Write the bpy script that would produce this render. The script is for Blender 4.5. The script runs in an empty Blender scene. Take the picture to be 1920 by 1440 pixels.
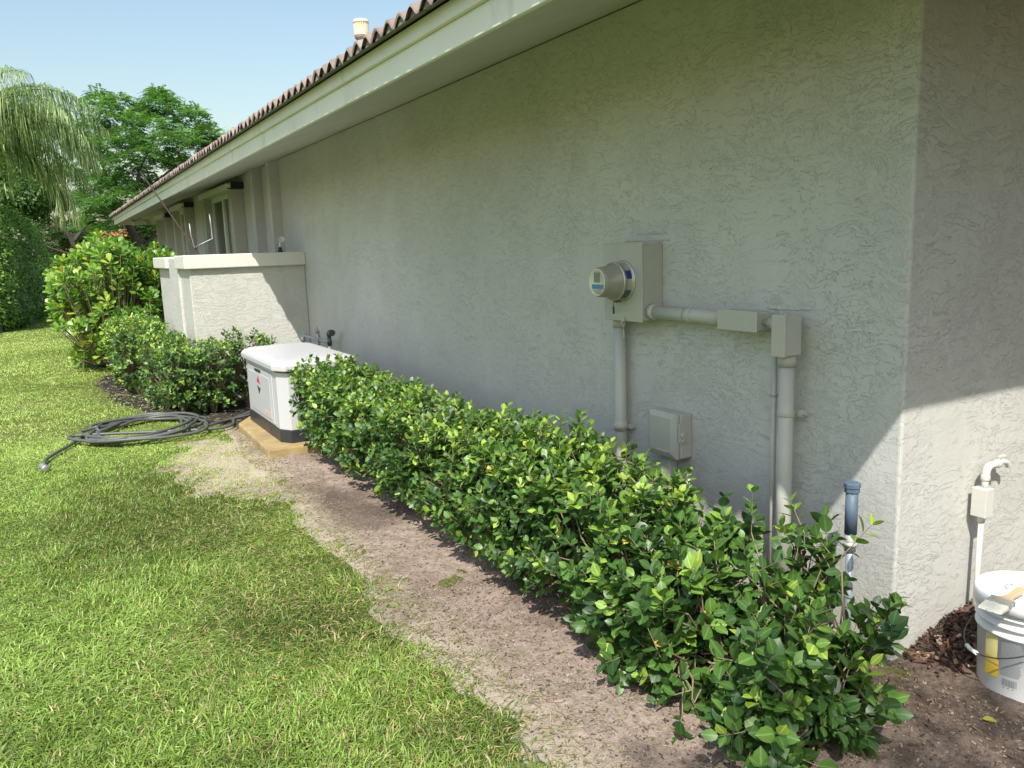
import bpy, math, random
import numpy as np
from mathutils import Vector, Matrix

# ------------------------------------------------------------------ camera, world, sun, exposure
scene = bpy.context.scene
COL = scene.collection
R = math.radians
YAW, PITCH, ROLL = 0.51918, 0.16836, 0.03449
CAM = np.array([-2.545, -1.710, 1.550])
FPX = 1510.0

def cam_axes():
    a, b, c = YAW, PITCH, ROLL
    f = np.array([math.sin(a)*math.cos(b), math.cos(a)*math.cos(b), -math.sin(b)])
    r = np.array([math.cos(a), -math.sin(a), 0.0])
    d = np.cross(f, r)
    return r*math.cos(c)+d*math.sin(c), -r*math.sin(c)+d*math.cos(c), f
CR, CD, CF = cam_axes()
cam_data = bpy.data.cameras.new('camera')
cam = bpy.data.objects.new('camera', cam_data)
COL.objects.link(cam)
cam.matrix_world = Matrix(((CR[0], -CD[0], -CF[0], CAM[0]), (CR[1], -CD[1], -CF[1], CAM[1]),
                           (CR[2], -CD[2], -CF[2], CAM[2]), (0, 0, 0, 1)))
cam_data.sensor_width = 36.0
cam_data.lens = 36.0*FPX/1920.0
cam_data.clip_start = 0.05
cam_data.clip_end = 1000.0
scene.camera = cam

SUN_TRAVEL = Vector((0.468, 0.658, -1.0)).normalized()
SUN_EL = math.asin(-SUN_TRAVEL.z)
SUN_ROT = math.atan2(-SUN_TRAVEL.x, -SUN_TRAVEL.y)
world = bpy.data.worlds.new('World')
scene.world = world
world.use_nodes = True
wn = world.node_tree.nodes
bg = wn['Background']
sky = wn.new('ShaderNodeTexSky')
sky.sky_type = 'NISHITA'
sky.sun_disc = False
sky.sun_elevation = SUN_EL
sky.sun_rotation = SUN_ROT
sky.air_density = 1.6
sky.dust_density = 2.0
sky.ozone_density = 2.0
world.node_tree.links.new(sky.outputs['Color'], bg.inputs['Color'])
bg.inputs['Strength'].default_value = 0.135

sun_data = bpy.data.lights.new('sun', 'SUN')
sun_data.energy = 4.6
sun_data.angle = R(0.55)
sun_data.color = (1.0, 0.95, 0.87)
sun = bpy.data.objects.new('sun', sun_data)
COL.objects.link(sun)
sun.rotation_euler = SUN_TRAVEL.to_track_quat('-Z', 'Y').to_euler()
sun.location = (-8, -10, 16)

vs = scene.view_settings
vs.view_transform = 'Standard'
vs.look = 'None'
vs.exposure = 0.40
vs.gamma = 1.0
scene.cycles.max_bounces = 10
scene.cycles.diffuse_bounces = 6
scene.cycles.transparent_max_bounces = 8

rng = np.random.default_rng(7)
random.seed(7)

# ------------------------------------------------------------------ maths helpers
def ray(px, py):
    return CR*((px-960)/FPX)+CD*((py-720)/FPX)+CF
def at_y(px, py, y):
    v = ray(px, py); return CAM+v*((y-CAM[1])/v[1])
def at_x(px, py, x):
    v = ray(px, py); return CAM+v*((x-CAM[0])/v[0])
def at_z(px, py, z):
    v = ray(px, py); return CAM+v*((z-CAM[2])/v[2])
def norm(a):
    return a/np.maximum(np.linalg.norm(a, axis=-1, keepdims=True), 1e-9)
def _h(ix, iy, iz):
    n = (ix*374761393+iy*668265263+iz*1274126177) & 0xffffffff
    n = ((n ^ (n >> 13))*1274126177) & 0xffffffff
    return ((n ^ (n >> 16)) & 0xffff)/65535.0
def vnoise(p):
    p = np.asarray(p, float)
    if p.shape[-1] == 2:
        p = np.concatenate([p, np.zeros(p.shape[:-1]+(1,))], -1)
    i = np.floor(p).astype(np.int64); f = p-i; f = f*f*(3-2*f)
    x, y, z = i[..., 0], i[..., 1], i[..., 2]
    fx, fy, fz = f[..., 0], f[..., 1], f[..., 2]
    def L(a, b, t): return a+(b-a)*t
    c = [[[_h(x+a, y+b, z+d) for d in (0, 1)] for b in (0, 1)] for a in (0, 1)]
    return L(L(L(c[0][0][0], c[1][0][0], fx), L(c[0][1][0], c[1][1][0], fx), fy),
             L(L(c[0][0][1], c[1][0][1], fx), L(c[0][1][1], c[1][1][1], fx), fy), fz)
def fbm(p, octv=3):
    p = np.asarray(p, float); s = 0; a = 1; t = 0
    for k in range(octv):
        s = s+a*vnoise(p*2**k+17.3*k); t += a; a *= .5
    return s/t

# ------------------------------------------------------------------ object helpers
def tag(o, label=None, cat=None, group=None, kind=None):
    if label: o['label'] = label
    if cat: o['category'] = cat
    if group: o['group'] = group
    if kind: o['kind'] = kind
    return o
def thing(name, loc, label, cat, group=None):
    o = bpy.data.objects.new(name, None)
    o.empty_display_size = 0.1
    COL.objects.link(o)
    o.location = loc
    return tag(o, label, cat, group)
def world_loc(o):
    v = Vector((0, 0, 0))
    while o is not None:
        v = v+o.location; o = o.parent
    return v
def link_mesh(name, me, mat, parent=None, origin=None):
    """vertices are in world coordinates; moved into the parent's frame"""
    o = bpy.data.objects.new(name, me)
    COL.objects.link(o)
    base = Vector((0, 0, 0))
    if parent is not None:
        o.parent = parent
        base = world_loc(parent)
    if origin is not None:
        o.location = Vector(origin)-base
        base = Vector(origin)
    if base.length > 0:
        me.transform(Matrix.Translation(-base))
    for m in (mat if isinstance(mat, (list, tuple)) else [mat]):
        me.materials.append(m)
    return o
def np_mesh(name, verts, tris=None, quads=None, tint=None, smooth=True):
    me = bpy.data.meshes.new(name)
    verts = np.asarray(verts, np.float32).reshape(-1, 3)
    nt = 0 if tris is None else len(tris)
    nq = 0 if quads is None else len(quads)
    me.vertices.add(len(verts)); me.vertices.foreach_set('co', verts.ravel())
    idx = []
    if nt: idx.append(np.asarray(tris, np.int32).ravel())
    if nq: idx.append(np.asarray(quads, np.int32).ravel())
    idx = np.concatenate(idx)
    me.loops.add(len(idx)); me.loops.foreach_set('vertex_index', idx)
    st = np.concatenate([np.arange(nt)*3, nt*3+np.arange(nq)*4]).astype(np.int32)
    me.polygons.add(nt+nq); me.polygons.foreach_set('loop_start', st)
    me.polygons.foreach_set('use_smooth', np.full(nt+nq, smooth, bool))
    if tint is not None:
        at = me.attributes.new('tint', 'FLOAT', 'POINT')
        at.data.foreach_set('value', np.asarray(tint, np.float32).ravel())
    me.update(calc_edges=True)
    me.validate()
    return me

class MB:
    """collects shapes (world coordinates) and links them as one mesh object"""
    def __init__(s): s.v = []; s.f = []; s.mi = []; s.m = 0; s.sm = []
    def mat(s, i): s.m = i; return s
    def add(s, verts, faces, smooth=False):
        b = len(s.v); s.v += [tuple(map(float, q)) for q in verts]
        for f in faces:
            s.f.append([b+i for i in f]); s.mi.append(s.m); s.sm.append(smooth)
        return s
    def box(s, x0, x1, y0, y1, z0, z1):
        v = [(x, y, z) for x in (x0, x1) for y in (y0, y1) for z in (z0, z1)]
        return s.add(v, [(0, 1, 3, 2), (4, 6, 7, 5), (0, 4, 5, 1), (2, 3, 7, 6), (0, 2, 6, 4), (1, 5, 7, 3)])
    def obox(s, c, ax, ay, az, hx, hy, hz):
        c, ax, ay, az = (np.array(q, float) for q in (c, ax, ay, az))
        v = [c+ax*i*hx+ay*j*hy+az*k*hz for i in (-1, 1) for j in (-1, 1) for k in (-1, 1)]
        return s.add(v, [(0, 1, 3, 2), (4, 6, 7, 5), (0, 4, 5, 1), (2, 3, 7, 6), (0, 2, 6, 4), (1, 5, 7, 3)])
    def tube(s, pts, rad, n=12, cap=True, smooth=True):
        pts = np.asarray(pts, float); k = len(pts)
        rad = np.full(k, rad) if np.isscalar(rad) else np.asarray(rad, float)
        tan = np.zeros_like(pts); tan[1:-1] = pts[2:]-pts[:-2]; tan[0] = pts[1]-pts[0]; tan[-1] = pts[-1]-pts[-2]
        tan = norm(tan)
        u = np.cross(tan[0], (0, 0, 1.0))
        if np.linalg.norm(u) < 1e-3: u = np.cross(tan[0], (0, 1.0, 0))
        u = norm(u); vs_ = []
        for i in range(k):
            u = norm(u-tan[i]*np.dot(u, tan[i])); w = np.cross(tan[i], u)
            for j in range(n):
                t = 2*math.pi*j/n
                vs_.append(pts[i]+rad[i]*(u*math.cos(t)+w*math.sin(t)))
        fs = [(i*n+j, i*n+(j+1) % n, (i+1)*n+(j+1) % n, (i+1)*n+j) for i in range(k-1) for j in range(n)]
        s.add(vs_, fs, smooth)
        if cap:
            b = len(s.v)-k*n
            s.f.append([b+j for j in range(n)][::-1]); s.mi.append(s.m); s.sm.append(False)
            s.f.append([b+(k-1)*n+j for j in range(n)]); s.mi.append(s.m); s.sm.append(False)
        return s
    def lathe(s, c, axis, prof, n=32, smooth=True, cap=True):
        """prof: list of (r, h) along axis from c"""
        axis = norm(np.array(axis, float)); u = np.cross(axis, (0, 0, 1.0))
        if np.linalg.norm(u) < 1e-3: u = np.array((1.0, 0, 0))
        u = norm(u); w = np.cross(axis, u); c = np.array(c, float)
        vs_ = [c+axis*h+r*(u*math.cos(2*math.pi*j/n)+w*math.sin(2*math.pi*j/n)) for r, h in prof for j in range(n)]
        k = len(prof)
        fs = [(i*n+j, i*n+(j+1) % n, (i+1)*n+(j+1) % n, (i+1)*n+j) for i in range(k-1) for j in range(n)]
        s.add(vs_, fs, smooth)
        if cap:
            b = len(s.v)-k*n
            if prof[0][0] > 1e-4: s.f.append([b+j for j in range(n)][::-1]); s.mi.append(s.m); s.sm.append(False)
            if prof[-1][0] > 1e-4: s.f.append([b+(k-1)*n+j for j in range(n)]); s.mi.append(s.m); s.sm.append(False)
        return s
    def prism(s, poly, off):
        """poly: list of 3D points, extruded by vector off"""
        poly = [np.array(p, float) for p in poly]; off = np.array(off, float); n = len(poly)
        v = poly+[p+off for p in poly]
        return s.add(v, [tuple(range(n))[::-1], tuple(range(n, 2*n))]+[(i, (i+1) % n, n+(i+1) % n, n+i) for i in range(n)])
    def build(s, name, mat, parent=None, bevel=0.0, origin=None, seg=2):
        me = bpy.data.meshes.new(name)
        me.from_pydata(s.v, [], s.f)
        me.polygons.foreach_set('material_index', s.mi)
        me.polygons.foreach_set('use_smooth', s.sm)
        me.update(); me.validate()
        import bmesh
        bm = bmesh.new(); bm.from_mesh(me)
        bmesh.ops.recalc_face_normals(bm, faces=bm.faces); bm.to_mesh(me); bm.free()
        o = link_mesh(name, me, mat, parent, origin)
        if bevel > 0:
            md = o.modifiers.new('bevel', 'BEVEL'); md.width = bevel; md.segments = seg
            md.limit_method = 'ANGLE'; md.angle_limit = R(40)
        return o

def bez(p0, p1, p2, n=8):
    t = np.linspace(0, 1, n)[:, None]
    p0, p1, p2 = (np.array(q, float) for q in (p0, p1, p2))
    return (1-t)**2*p0+2*t*(1-t)*p1+t*t*p2
def smooth_path(pts, n=6):
    """catmull-rom through pts"""
    P = np.array([pts[0]]+list(pts)+[pts[-1]], float); out = []
    for i in range(1, len(P)-2):
        for t in np.linspace(0, 1, n, endpoint=False):
            a, b, c, d = P[i-1], P[i], P[i+1], P[i+2]
            out.append(.5*((2*b)+(-a+c)*t+(2*a-5*b+4*c-d)*t*t+(-a+3*b-3*c+d)*t**3))
    out.append(P[-2]); return np.array(out)

# ------------------------------------------------------------------ materials
class NT:
    def __init__(s, name):
        s.m = bpy.data.materials.new(name); s.m.use_nodes = True
        s.t = s.m.node_tree; s.n = s.t.nodes; s.b = s.n['Principled BSDF']; s.out = s.n['Material Output']
    def link(s, a, b): s.t.links.new(a, b)
    def new(s, t, **k):
        n = s.n.new(t)
        for a, v in k.items():
            if a in n.inputs: n.inputs[a].default_value = v
            else: setattr(n, a, v)
        return n
    def coords(s, scale=(1, 1, 1), loc=(0, 0, 0)):
        tc = s.new('ShaderNodeTexCoord'); mp = s.new('ShaderNodeMapping')
        mp.inputs['Scale'].default_value = scale; mp.inputs['Location'].default_value = loc
        s.link(tc.outputs['Object'], mp.inputs['Vector']); return mp.outputs['Vector']
    def noise(s, vec, scale, detail=3, rough=.5, dist=0.0):
        n = s.new('ShaderNodeTexNoise'); n.inputs['Scale'].default_value = scale; n.inputs['Detail'].default_value = detail
        n.inputs['Roughness'].default_value = rough; n.inputs['Distortion'].default_value = dist
        s.link(vec, n.inputs['Vector']); return n.outputs['Fac']
    def ramp(s, fac, stops, interp='LINEAR'):
        r = s.new('ShaderNodeValToRGB'); r.color_ramp.interpolation = interp
        e = r.color_ramp.elements
        while len(e) < len(stops): e.new(.5)
        for i, (p, c) in enumerate(stops):
            e[i].position = p; e[i].color = (c[0], c[1], c[2], 1) if not np.isscalar(c) else (c, c, c, 1)
        s.link(fac, r.inputs['Fac']); return r.outputs['Color']
    def rng(s, v, a, b, c=0.0, d=1.0, smooth=False):
        n = s.new('ShaderNodeMapRange')
        if smooth: n.interpolation_type = 'SMOOTHSTEP'
        for i, q in enumerate((a, b, c, d)): n.inputs[i+1].default_value = q
        s.link(v, n.inputs[0]); return n.outputs[0]
    def math(s, op, a, b=0.0, c=None):
        n = s.new('ShaderNodeMath', operation=op)
        for i, q in enumerate((a, b) if c is None else (a, b, c)):
            if hasattr(q, 'is_output'): s.link(q, n.inputs[i])
            else: n.inputs[i].default_value = q
        return n.outputs[0]
    def mix(s, fac, a, b, blend='MIX'):
        n = s.new('ShaderNodeMix', data_type='RGBA', blend_type=blend)
        for sock, q in ((n.inputs['Factor'], fac), (n.inputs[6], a), (n.inputs[7], b)):
            if hasattr(q, 'is_output'): s.link(q, sock)
            elif np.isscalar(q): sock.default_value = q
            else: sock.default_value = (q[0], q[1], q[2], 1)
        return n.outputs[2]
    def bump(s, h, dist, strength=1.0, base=None):
        n = s.new('ShaderNodeBump'); n.inputs['Distance'].default_value = dist; n.inputs['Strength'].default_value = strength
        s.link(h, n.inputs['Height'])
        if base is not None: s.link(base, n.inputs['Normal'])
        s.link(n.outputs['Normal'], s.b.inputs['Normal']); return n.outputs['Normal']
    def color(s, c):
        if hasattr(c, 'is_output'): s.link(c, s.b.inputs['Base Color'])
        else: s.b.inputs['Base Color'].default_value = (c[0], c[1], c[2], 1)
    def set(s, rough=.6, metal=0.0, spec=.5):
        s.b.inputs['Roughness'].default_value = rough; s.b.inputs['Metallic'].default_value = metal
        s.b.inputs['Specular IOR Level'].default_value = spec

def paint_mat(name, col, rough=.5, var=.06, scale=6.0, dirt=None, bump=.0006, bscale=60, metal=0.0, spec=.5):
    t = NT(name); v = t.coords()
    n = t.noise(v, scale, 5, .6)
    c = t.mix(t.rng(n, .3, .7), [q*(1-var) for q in col], [min(1, q*(1+var)) for q in col])
    if dirt is not None:
        d = t.noise(t.coords((1, 1, .35), (3, 1, 7)), scale*1.7, 6, .65)
        c = t.mix(t.rng(d, .58, .78, 0, .55), c, dirt)
    t.color(c); t.set(rough, metal, spec)
    if bump: t.bump(t.noise(v, bscale, 4, .6), bump)
    return t.m

def stucco_mat(name, col, depth=.0035, lines=1.0, seed=0.0, mscale=1.0):
    """skip trowelled stucco: broken terraces dragged sideways, rough and smooth zones, hairline cracks and old stains"""
    t = NT(name)
    s = mscale
    vi = t.coords((s, s, s), (seed+4, seed*1.3, 2.0))
    warp = t.new('ShaderNodeTexNoise'); warp.inputs['Scale'].default_value = 4.0; warp.inputs['Detail'].default_value = 3; t.link(vi, warp.inputs['Vector'])
    def warped(scale, amt):
        add = t.new('ShaderNodeVectorMath', operation='MULTIPLY_ADD')
        t.link(warp.outputs['Color'], add.inputs[0]); add.inputs[1].default_value = (amt, amt, amt); t.link(t.coords(scale, (seed, seed*1.7, seed*.6)), add.inputs[2])
        return add.outputs[0]
    drag = warped((.42*s, .42*s, 1.5*s), .22)
    curl = warped((.9*s, .9*s, 1.1*s), .5)
    zone = t.noise(vi, 1.9, 4, .6); zone2 = t.noise(vi, 4.6, 3, .55); big = t.noise(vi, 3.1, 4, .55)
    n1 = t.noise(drag, 24, 7, .66, .5); n2 = t.noise(curl, 40, 6, .62, .7); n3 = t.noise(vi, 210, 3, .6)
    th = t.math('MULTIPLY_ADD', zone, .34, .36)
    d1 = t.math('SUBTRACT', n1, th)
    step1 = t.rng(d1, -.012, .030, 0, 1, True)
    step2 = t.rng(t.math('SUBTRACT', n2, t.math('MULTIPLY_ADD', zone2, .34, .38)), -.010, .028, 0, 1, True)
    m1 = t.rng(zone2, .36, .60, .35, 1); m2 = t.rng(zone, .62, .38, .25, 1)
    h = t.math('ADD', t.math('MULTIPLY', step1, m1), t.math('MULTIPLY', t.math('MULTIPLY', step2, m2), .7))
    h = t.math('ADD', h, t.math('MULTIPLY', n2, .30))
    h = t.math('ADD', h, t.math('MULTIPLY', n3, .16))
    h = t.math('ADD', h, t.math('MULTIPLY', big, 5.0))
    t.bump(h, depth, .9*lines)
    wear = t.noise(vi, .9, 6, .65)
    c = t.mix(t.rng(wear, .32, .68), [q*.90 for q in col], [min(1, q*1.05) for q in col])
    c = t.mix(t.rng(t.noise(t.coords((1.6, 1.6, .22), (seed, 2, 5)), 2.6, 7, .72), .56, .80, 0, .26), c, [q*.66 for q in col])
    c = t.mix(t.rng(t.noise(t.coords((1.2, 1.2, .5), (seed+9, 1, 3)), 3.4, 6, .7), .66, .80, 0, .30), c, [min(1, q*1.25) for q in col])
    t.color(c); t.set(.62, 0, .3)
    return t.m

def leaf_mat(name, stops, rough=.36, trans=.28, spec=.5, vein=0.0):
    """stops: colour ramp over the per-leaf 'tint' attribute"""
    t = NT(name)
    a = t.new('ShaderNodeAttribute', attribute_name='tint')
    c = t.ramp(a.outputs['Fac'], stops)
    if vein:
        md = t.new('ShaderNodeAttribute', attribute_name='mid')
        k = t.rng(md.outputs['Fac'], .04, .20, vein, 0, True)
        hs = t.new('ShaderNodeHueSaturation'); hs.inputs['Value'].default_value = 2.0; hs.inputs['Saturation'].default_value = .85; t.link(c, hs.inputs['Color'])
        c = t.mix(k, c, hs.outputs[0])
        bl = t.noise(t.coords(), 38, 3, .6)
        c = t.mix(t.rng(bl, .35, .65, .28, 0), c, t.mix(1.0, c, (.45, .5, .45), 'MULTIPLY'))
    t.color(c); t.set(rough, 0, spec)
    tr = t.new('ShaderNodeBsdfTranslucent')
    tc = t.mix(1.0, c, (1.0, 1.05, .45), 'MULTIPLY')
    g = t.new('ShaderNodeHueSaturation'); g.inputs['Value'].default_value = 1.9; t.link(tc, g.inputs['Color'])
    t.link(g.outputs[0], tr.inputs['Color'])
    mx = t.new('ShaderNodeMixShader'); mx.inputs[0].default_value = trans
    t.link(t.b.outputs[0], mx.inputs[1]); t.link(tr.outputs[0], mx.inputs[2]); t.link(mx.outputs[0], t.out.inputs['Surface'])
    return t.m

WALL = (.565, .565, .525)
M = {}
M['stucco'] = stucco_mat('stucco', WALL, .0016, 1.0, 0.0, 1.1)
M['stucco_garden'] = stucco_mat('stucco_garden_wall', (.58, .575, .53), .0022, 1.0, 3.1, 1.1)
M['soffit'] = stucco_mat('soffit_stucco', (.55, .55, .49), .0012, .6, 5.3, 1.6)
M['fascia'] = paint_mat('fascia_paint', (.80, .81, .69), .45, .04, 2.5, (.40, .42, .30), .0008, 30)
M['trim'] = paint_mat('cap_paint', (.70, .69, .625), .5, .03, 4, (.5, .5, .42), .0015, 25)
M['equip'] = paint_mat('painted_metal', (.46, .46, .40), .42, .04, 7, (.36, .36, .30), .0004, 90)
M['pvc'] = paint_mat('painted_conduit', (.48, .48, .425), .38, .04, 8, None, .0004, 70)
M['window_white'] = paint_mat('window_paint', (.80, .82, .75), .4, .03, 4, None, .0004, 40)
M['shutter'] = paint_mat('shutter_paint', (.50, .50, .44), .45, .05, 5, (.35, .35, .3), .0005, 40)
M['black'] = paint_mat('black_rubber', (.025, .026, .028), .45, .1, 9, None, .0004, 120)
M['hose'] = paint_mat('hose_rubber', (.10, .105, .10), .42, .15, 30, (.22, .21, .195), .0008, 200)
M['gen'] = paint_mat('generator_paint', (.52, .525, .55), .34, .02, 3, None, .0002, 150)
M['genbase'] = paint_mat('generator_base_paint', (.03, .032, .036), .4, .1, 6, (.10, .09, .075), .0005, 60)
M['white'] = paint_mat('white_plastic', (.80, .82, .83), .34, .02, 4, (.62, .62, .58), .0004, 60)
M['lid'] = paint_mat('white_lid_plastic', (.82, .84, .85), .32, .02, 8, (.66, .68, .70), .0004, 40)
M['wire'] = paint_mat('dark_steel', (.12, .12, .12), .4, .1, 20, None, 0, 1, .8)
M['galv'] = paint_mat('galvanised_steel', (.33, .38, .43), .45, .14, 25, (.55, .55, .53), .0005, 120, .35)
M['blue_pvc'] = paint_mat('blue_grey_pipe', (.095, .14, .20), .55, .15, 18, (.27, .32, .37), .0006, 90)
M['tape'] = paint_mat('foil_tape', (.62, .62, .62), .35, .1, 40, (.45, .35, .32), .001, 150, .5)
M['cream'] = paint_mat('cream_pipe_paint', (.62, .605, .55), .42, .03, 9, None, .0006, 80)
M['vent'] = paint_mat('vent_plastic', (.78, .70, .50), .5, .04, 10, None, .0004, 60)
M['wood'] = paint_mat('brush_handle_wood', (.56, .42, .25), .5, .12, 14, (.7, .66, .58), .0005, 60)
M['bristle'] = paint_mat('paint_caked_bristles', (.66, .65, .57), .6, .08, 25, None, .002, 160)
M['ferrule'] = paint_mat('ferrule_metal', (.42, .41, .37), .4, .15, 40, (.66, .65, .58), .0008, 120, .5)
M['rust'] = paint_mat('rusty_steel', (.05, .03, .022), .8, .35, 30, (.025, .02, .017), .001, 120)
M['dullsteel'] = paint_mat('dull_steel', (.36, .36, .35), .5, .15, 30, None, .0003, 90, .6)
M['concrete'] = paint_mat('stained_concrete', (.34, .25, .115), .85, .25, 9, (.42, .37, .29), .003, 70)
M['yellow'] = paint_mat('label_yellow', (.72, .52, .07), .45, .08, 20, None, 0)
M['paleyellow'] = paint_mat('label_pale_yellow', (.75, .70, .28), .45, .08, 20, None, 0)
M['ink'] = paint_mat('label_grey_ink', (.30, .31, .33), .5, .05, 20, None, 0)
M['red'] = paint_mat('label_red', (.55, .03, .08), .5, .05, 20, None, 0)
M['pink'] = paint_mat('label_pink_text', (.70, .22, .27), .5, .05, 20, None, 0)
M['orange'] = paint_mat('orange_print', (.72, .40, .27), .5, .05, 20, None, 0)
M['label_ink'] = paint_mat('emblem_black', (.05, .06, .07), .5, .05, 20, None, 0)
M['meter_face'] = paint_mat('meter_face_plastic', (.70, .72, .55), .3, .03, 20, None, 0)
M['meter_body'] = paint_mat('meter_cover_plastic', (.31, .30, .25), .16, .04, 20, None, 0)
M['ring'] = paint_mat('ring_metal', (.50, .49, .43), .3, .08, 20, None, 0, 1, .4)
M['meter_blue'] = paint_mat('meter_blue_label', (.10, .24, .42), .4, .1, 30, None, 0)
M['deep_blue'] = paint_mat('deep_blue_sticker', (.02, .035, .25), .4, .1, 30, None, 0)
M['teal'] = paint_mat('teal_sticker', (.03, .14, .13), .4, .1, 30, None, 0)
M['lcd'] = paint_mat('meter_display', (.22, .23, .20), .2, .1, 60, None, 0)
M['bark'] = paint_mat('bark', (.16, .125, .095), .85, .3, 14, (.30, .26, .21), .006, 40)
M['twig'] = paint_mat('twig_bark', (.24, .185, .12), .8, .25, 25, (.10, .08, .055), .001, 150)
M['dark_bark'] = paint_mat('dark_bark', (.07, .055, .045), .9, .3, 6, None, .01, 12)
M['roof_orange'] = paint_mat('orange_roof_tile', (.46, .17, .09), .8, .2, 3, (.60, .33, .22), .01, 20)
M['nbr'] = paint_mat('neighbour_wall_paint', (.72, .66, .56), .7, .05, 2, None, .001, 20)

def glass_mat():
    t = NT('window_glass'); t.color((.035, .045, .04)); t.set(.06, 0, .8)
    n = t.noise(t.coords(), 1.2, 2); t.bump(n, .002); return t.m
M['glass'] = glass_mat()
def mglass():
    t = NT('clear_cover'); t.color((.9, .92, .9)); t.set(.05, 0, .5)
    t.b.inputs['Transmission Weight'].default_value = 1.0; t.b.inputs['IOR'].default_value = 1.3; return t.m

def tile_mat():
    t = NT('roof_tile_clay'); v = t.coords()
    n = t.noise(v, 3.2, 5, .65); n2 = t.noise(t.coords((1, 7.0, 1)), 1.0, 1)
    c = t.ramp(n, [(.28, (.15, .115, .10)), (.5, (.27, .205, .175)), (.72, (.36, .295, .26))])
    c = t.mix(t.rng(n2, .35, .65, 0, .5), c, (.30, .24, .21))
    c = t.mix(t.rng(t.noise(v, 14, 6, .7), .58, .72, 0, .6), c, (.11, .095, .085))
    t.color(c); t.set(.8, 0, .3); t.bump(t.noise(v, 45, 5, .7), .004); return t.m
M['tile'] = tile_mat()
M['mortar'] = paint_mat('eave_mortar', (.20, .20, .165), .85, .2, 9, (.12, .12, .10), .003, 60)

def soil_mat():
    t = NT('soil'); v = t.coords()
    n = t.noise(v, 1.5, 6, .62, .5); f = t.noise(v, 38, 7, .78)
    c = t.ramp(n, [(.26, (.14, .103, .085)), (.38, (.27, .203, .165)), (.50, (.43, .335, .275)), (.70, (.54, .44, .365))])
    c = t.mix(t.rng(f, .34, .60, .65, 0), c, (.10, .075, .06))
    c = t.mix(t.rng(t.noise(v, 130, 3, .6), .58, .68, 0, .6), c, (.56, .48, .39))
    sep = t.new('ShaderNodeSeparateXYZ'); tc = t.new('ShaderNodeTexCoord'); t.link(tc.outputs['Object'], sep.inputs[0])
    # pale sand around the worn spot by the generator slab
    dx = t.math('DIVIDE', t.math('ADD', sep.outputs[0], 1.52), .42); dy = t.math('DIVIDE', t.math('SUBTRACT', sep.outputs[1], 4.5), 1.0)
    k = t.math('ADD', t.math('MULTIPLY', dx, dx), t.math('MULTIPLY', dy, dy))
    c = t.mix(t.math('MULTIPLY', t.math('MULTIPLY', t.rng(k, 1.3, .0), t.rng(n, .38, .62, .25, 1)), t.rng(f, .3, .5, .4, 1)), c, (.50, .425, .29))
    # damp trodden patch half way along the bed
    dx = t.math('DIVIDE', t.math('ADD', sep.outputs[0], 1.10), .20); dy = t.math('DIVIDE', t.math('SUBTRACT', sep.outputs[1], 2.75), .62)
    k2 = t.math('ADD', t.math('ADD', t.math('MULTIPLY', dx, dx), t.math('MULTIPLY', dy, dy)), t.math('MULTIPLY', t.math('SUBTRACT', n, .5), 4.0))
    c = t.mix(t.rng(k2, 1.3, .2, 0, .72), c, (.115, .085, .072))
    # pale dry fringe along the lawn edge
    c = t.mix(t.math('MULTIPLY', t.rng(sep.outputs[0], -1.18, -1.34), t.rng(n, .35, .6, .1, .75)), c, (.52, .46, .35))
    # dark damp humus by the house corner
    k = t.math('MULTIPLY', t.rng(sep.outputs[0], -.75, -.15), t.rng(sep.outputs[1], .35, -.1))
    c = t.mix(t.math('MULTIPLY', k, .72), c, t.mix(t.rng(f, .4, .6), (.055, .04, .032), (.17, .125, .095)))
    t.color(c); t.set(.95, 0, .15)
    h = t.math('ADD', t.math('MULTIPLY', t.noise(v, 26, 7, .78), 1.0), t.math('MULTIPLY', t.noise(v, 140, 3, .7), .3))
    t.bump(h, .020, .95); return t.m
M['soil'] = soil_mat()
def mulch_mat():
    t = NT('dark_mulch'); v = t.coords()
    n = t.noise(v, 3.0, 5, .6); f = t.noise(v, 60, 6, .8)
    c = t.ramp(n, [(.3, (.020, .018, .018)), (.6, (.042, .037, .035)), (.8, (.10, .08, .065))])
    c = t.mix(t.rng(f, .60, .70, 0, .7), c, (.12, .095, .075))
    t.color(c); t.set(.95, 0, .2); t.bump(t.noise(v, 45, 6, .8), .012); return t.m
M['mulch'] = mulch_mat()
def lawn_mat():
    t = NT('lawn_ground'); v = t.coords()
    n = t.noise(v, 2.0, 4, .6); f = t.noise(v, 45, 5, .7)
    c = t.ramp(n, [(.3, (.11, .13, .04)), (.6, (.17, .18, .06)), (.8, (.23, .21, .09))])
    c = t.mix(t.rng(f, .35, .55, .65, 0), c, (.035, .036, .015))
    t.color(c); t.set(.9, 0, .1); t.bump(f, .02); return t.m
M['lawn'] = lawn_mat()
def chip_mat(name, stops, rough=.8):
    t = NT(name); a = t.new('ShaderNodeAttribute', attribute_name='tint')
    t.color(t.ramp(a.outputs['Fac'], stops)); t.set(rough, 0, .25); return t.m
M['chips'] = chip_mat('wood_chips', [(0, (.025, .018, .015)), (.4, (.075, .05, .038)), (.66, (.15, .09, .066)), (.84, (.24, .12, .085)), (.92, (.40, .29, .20)), (1, (.54, .44, .32))])
M['straw'] = chip_mat('dry_clippings', [(0, (.10, .085, .05)), (.5, (.30, .24, .14)), (.8, (.20, .26, .07)), (1, (.50, .42, .28))])
M['debris'] = chip_mat('soil_crumbs', [(0, (.05, .035, .027)), (.5, (.19, .14, .105)), (1, (.42, .34, .26))])
M['grass'] = leaf_mat('grass_blades', [(0, (.065, .105, .02)), (.35, (.17, .25, .05)), (.62, (.285, .425, .082)), (.84, (.435, .565, .165)), (.87, (.33, .26, .11)), (1, (.56, .47, .27))], .45, .25, .4)
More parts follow.
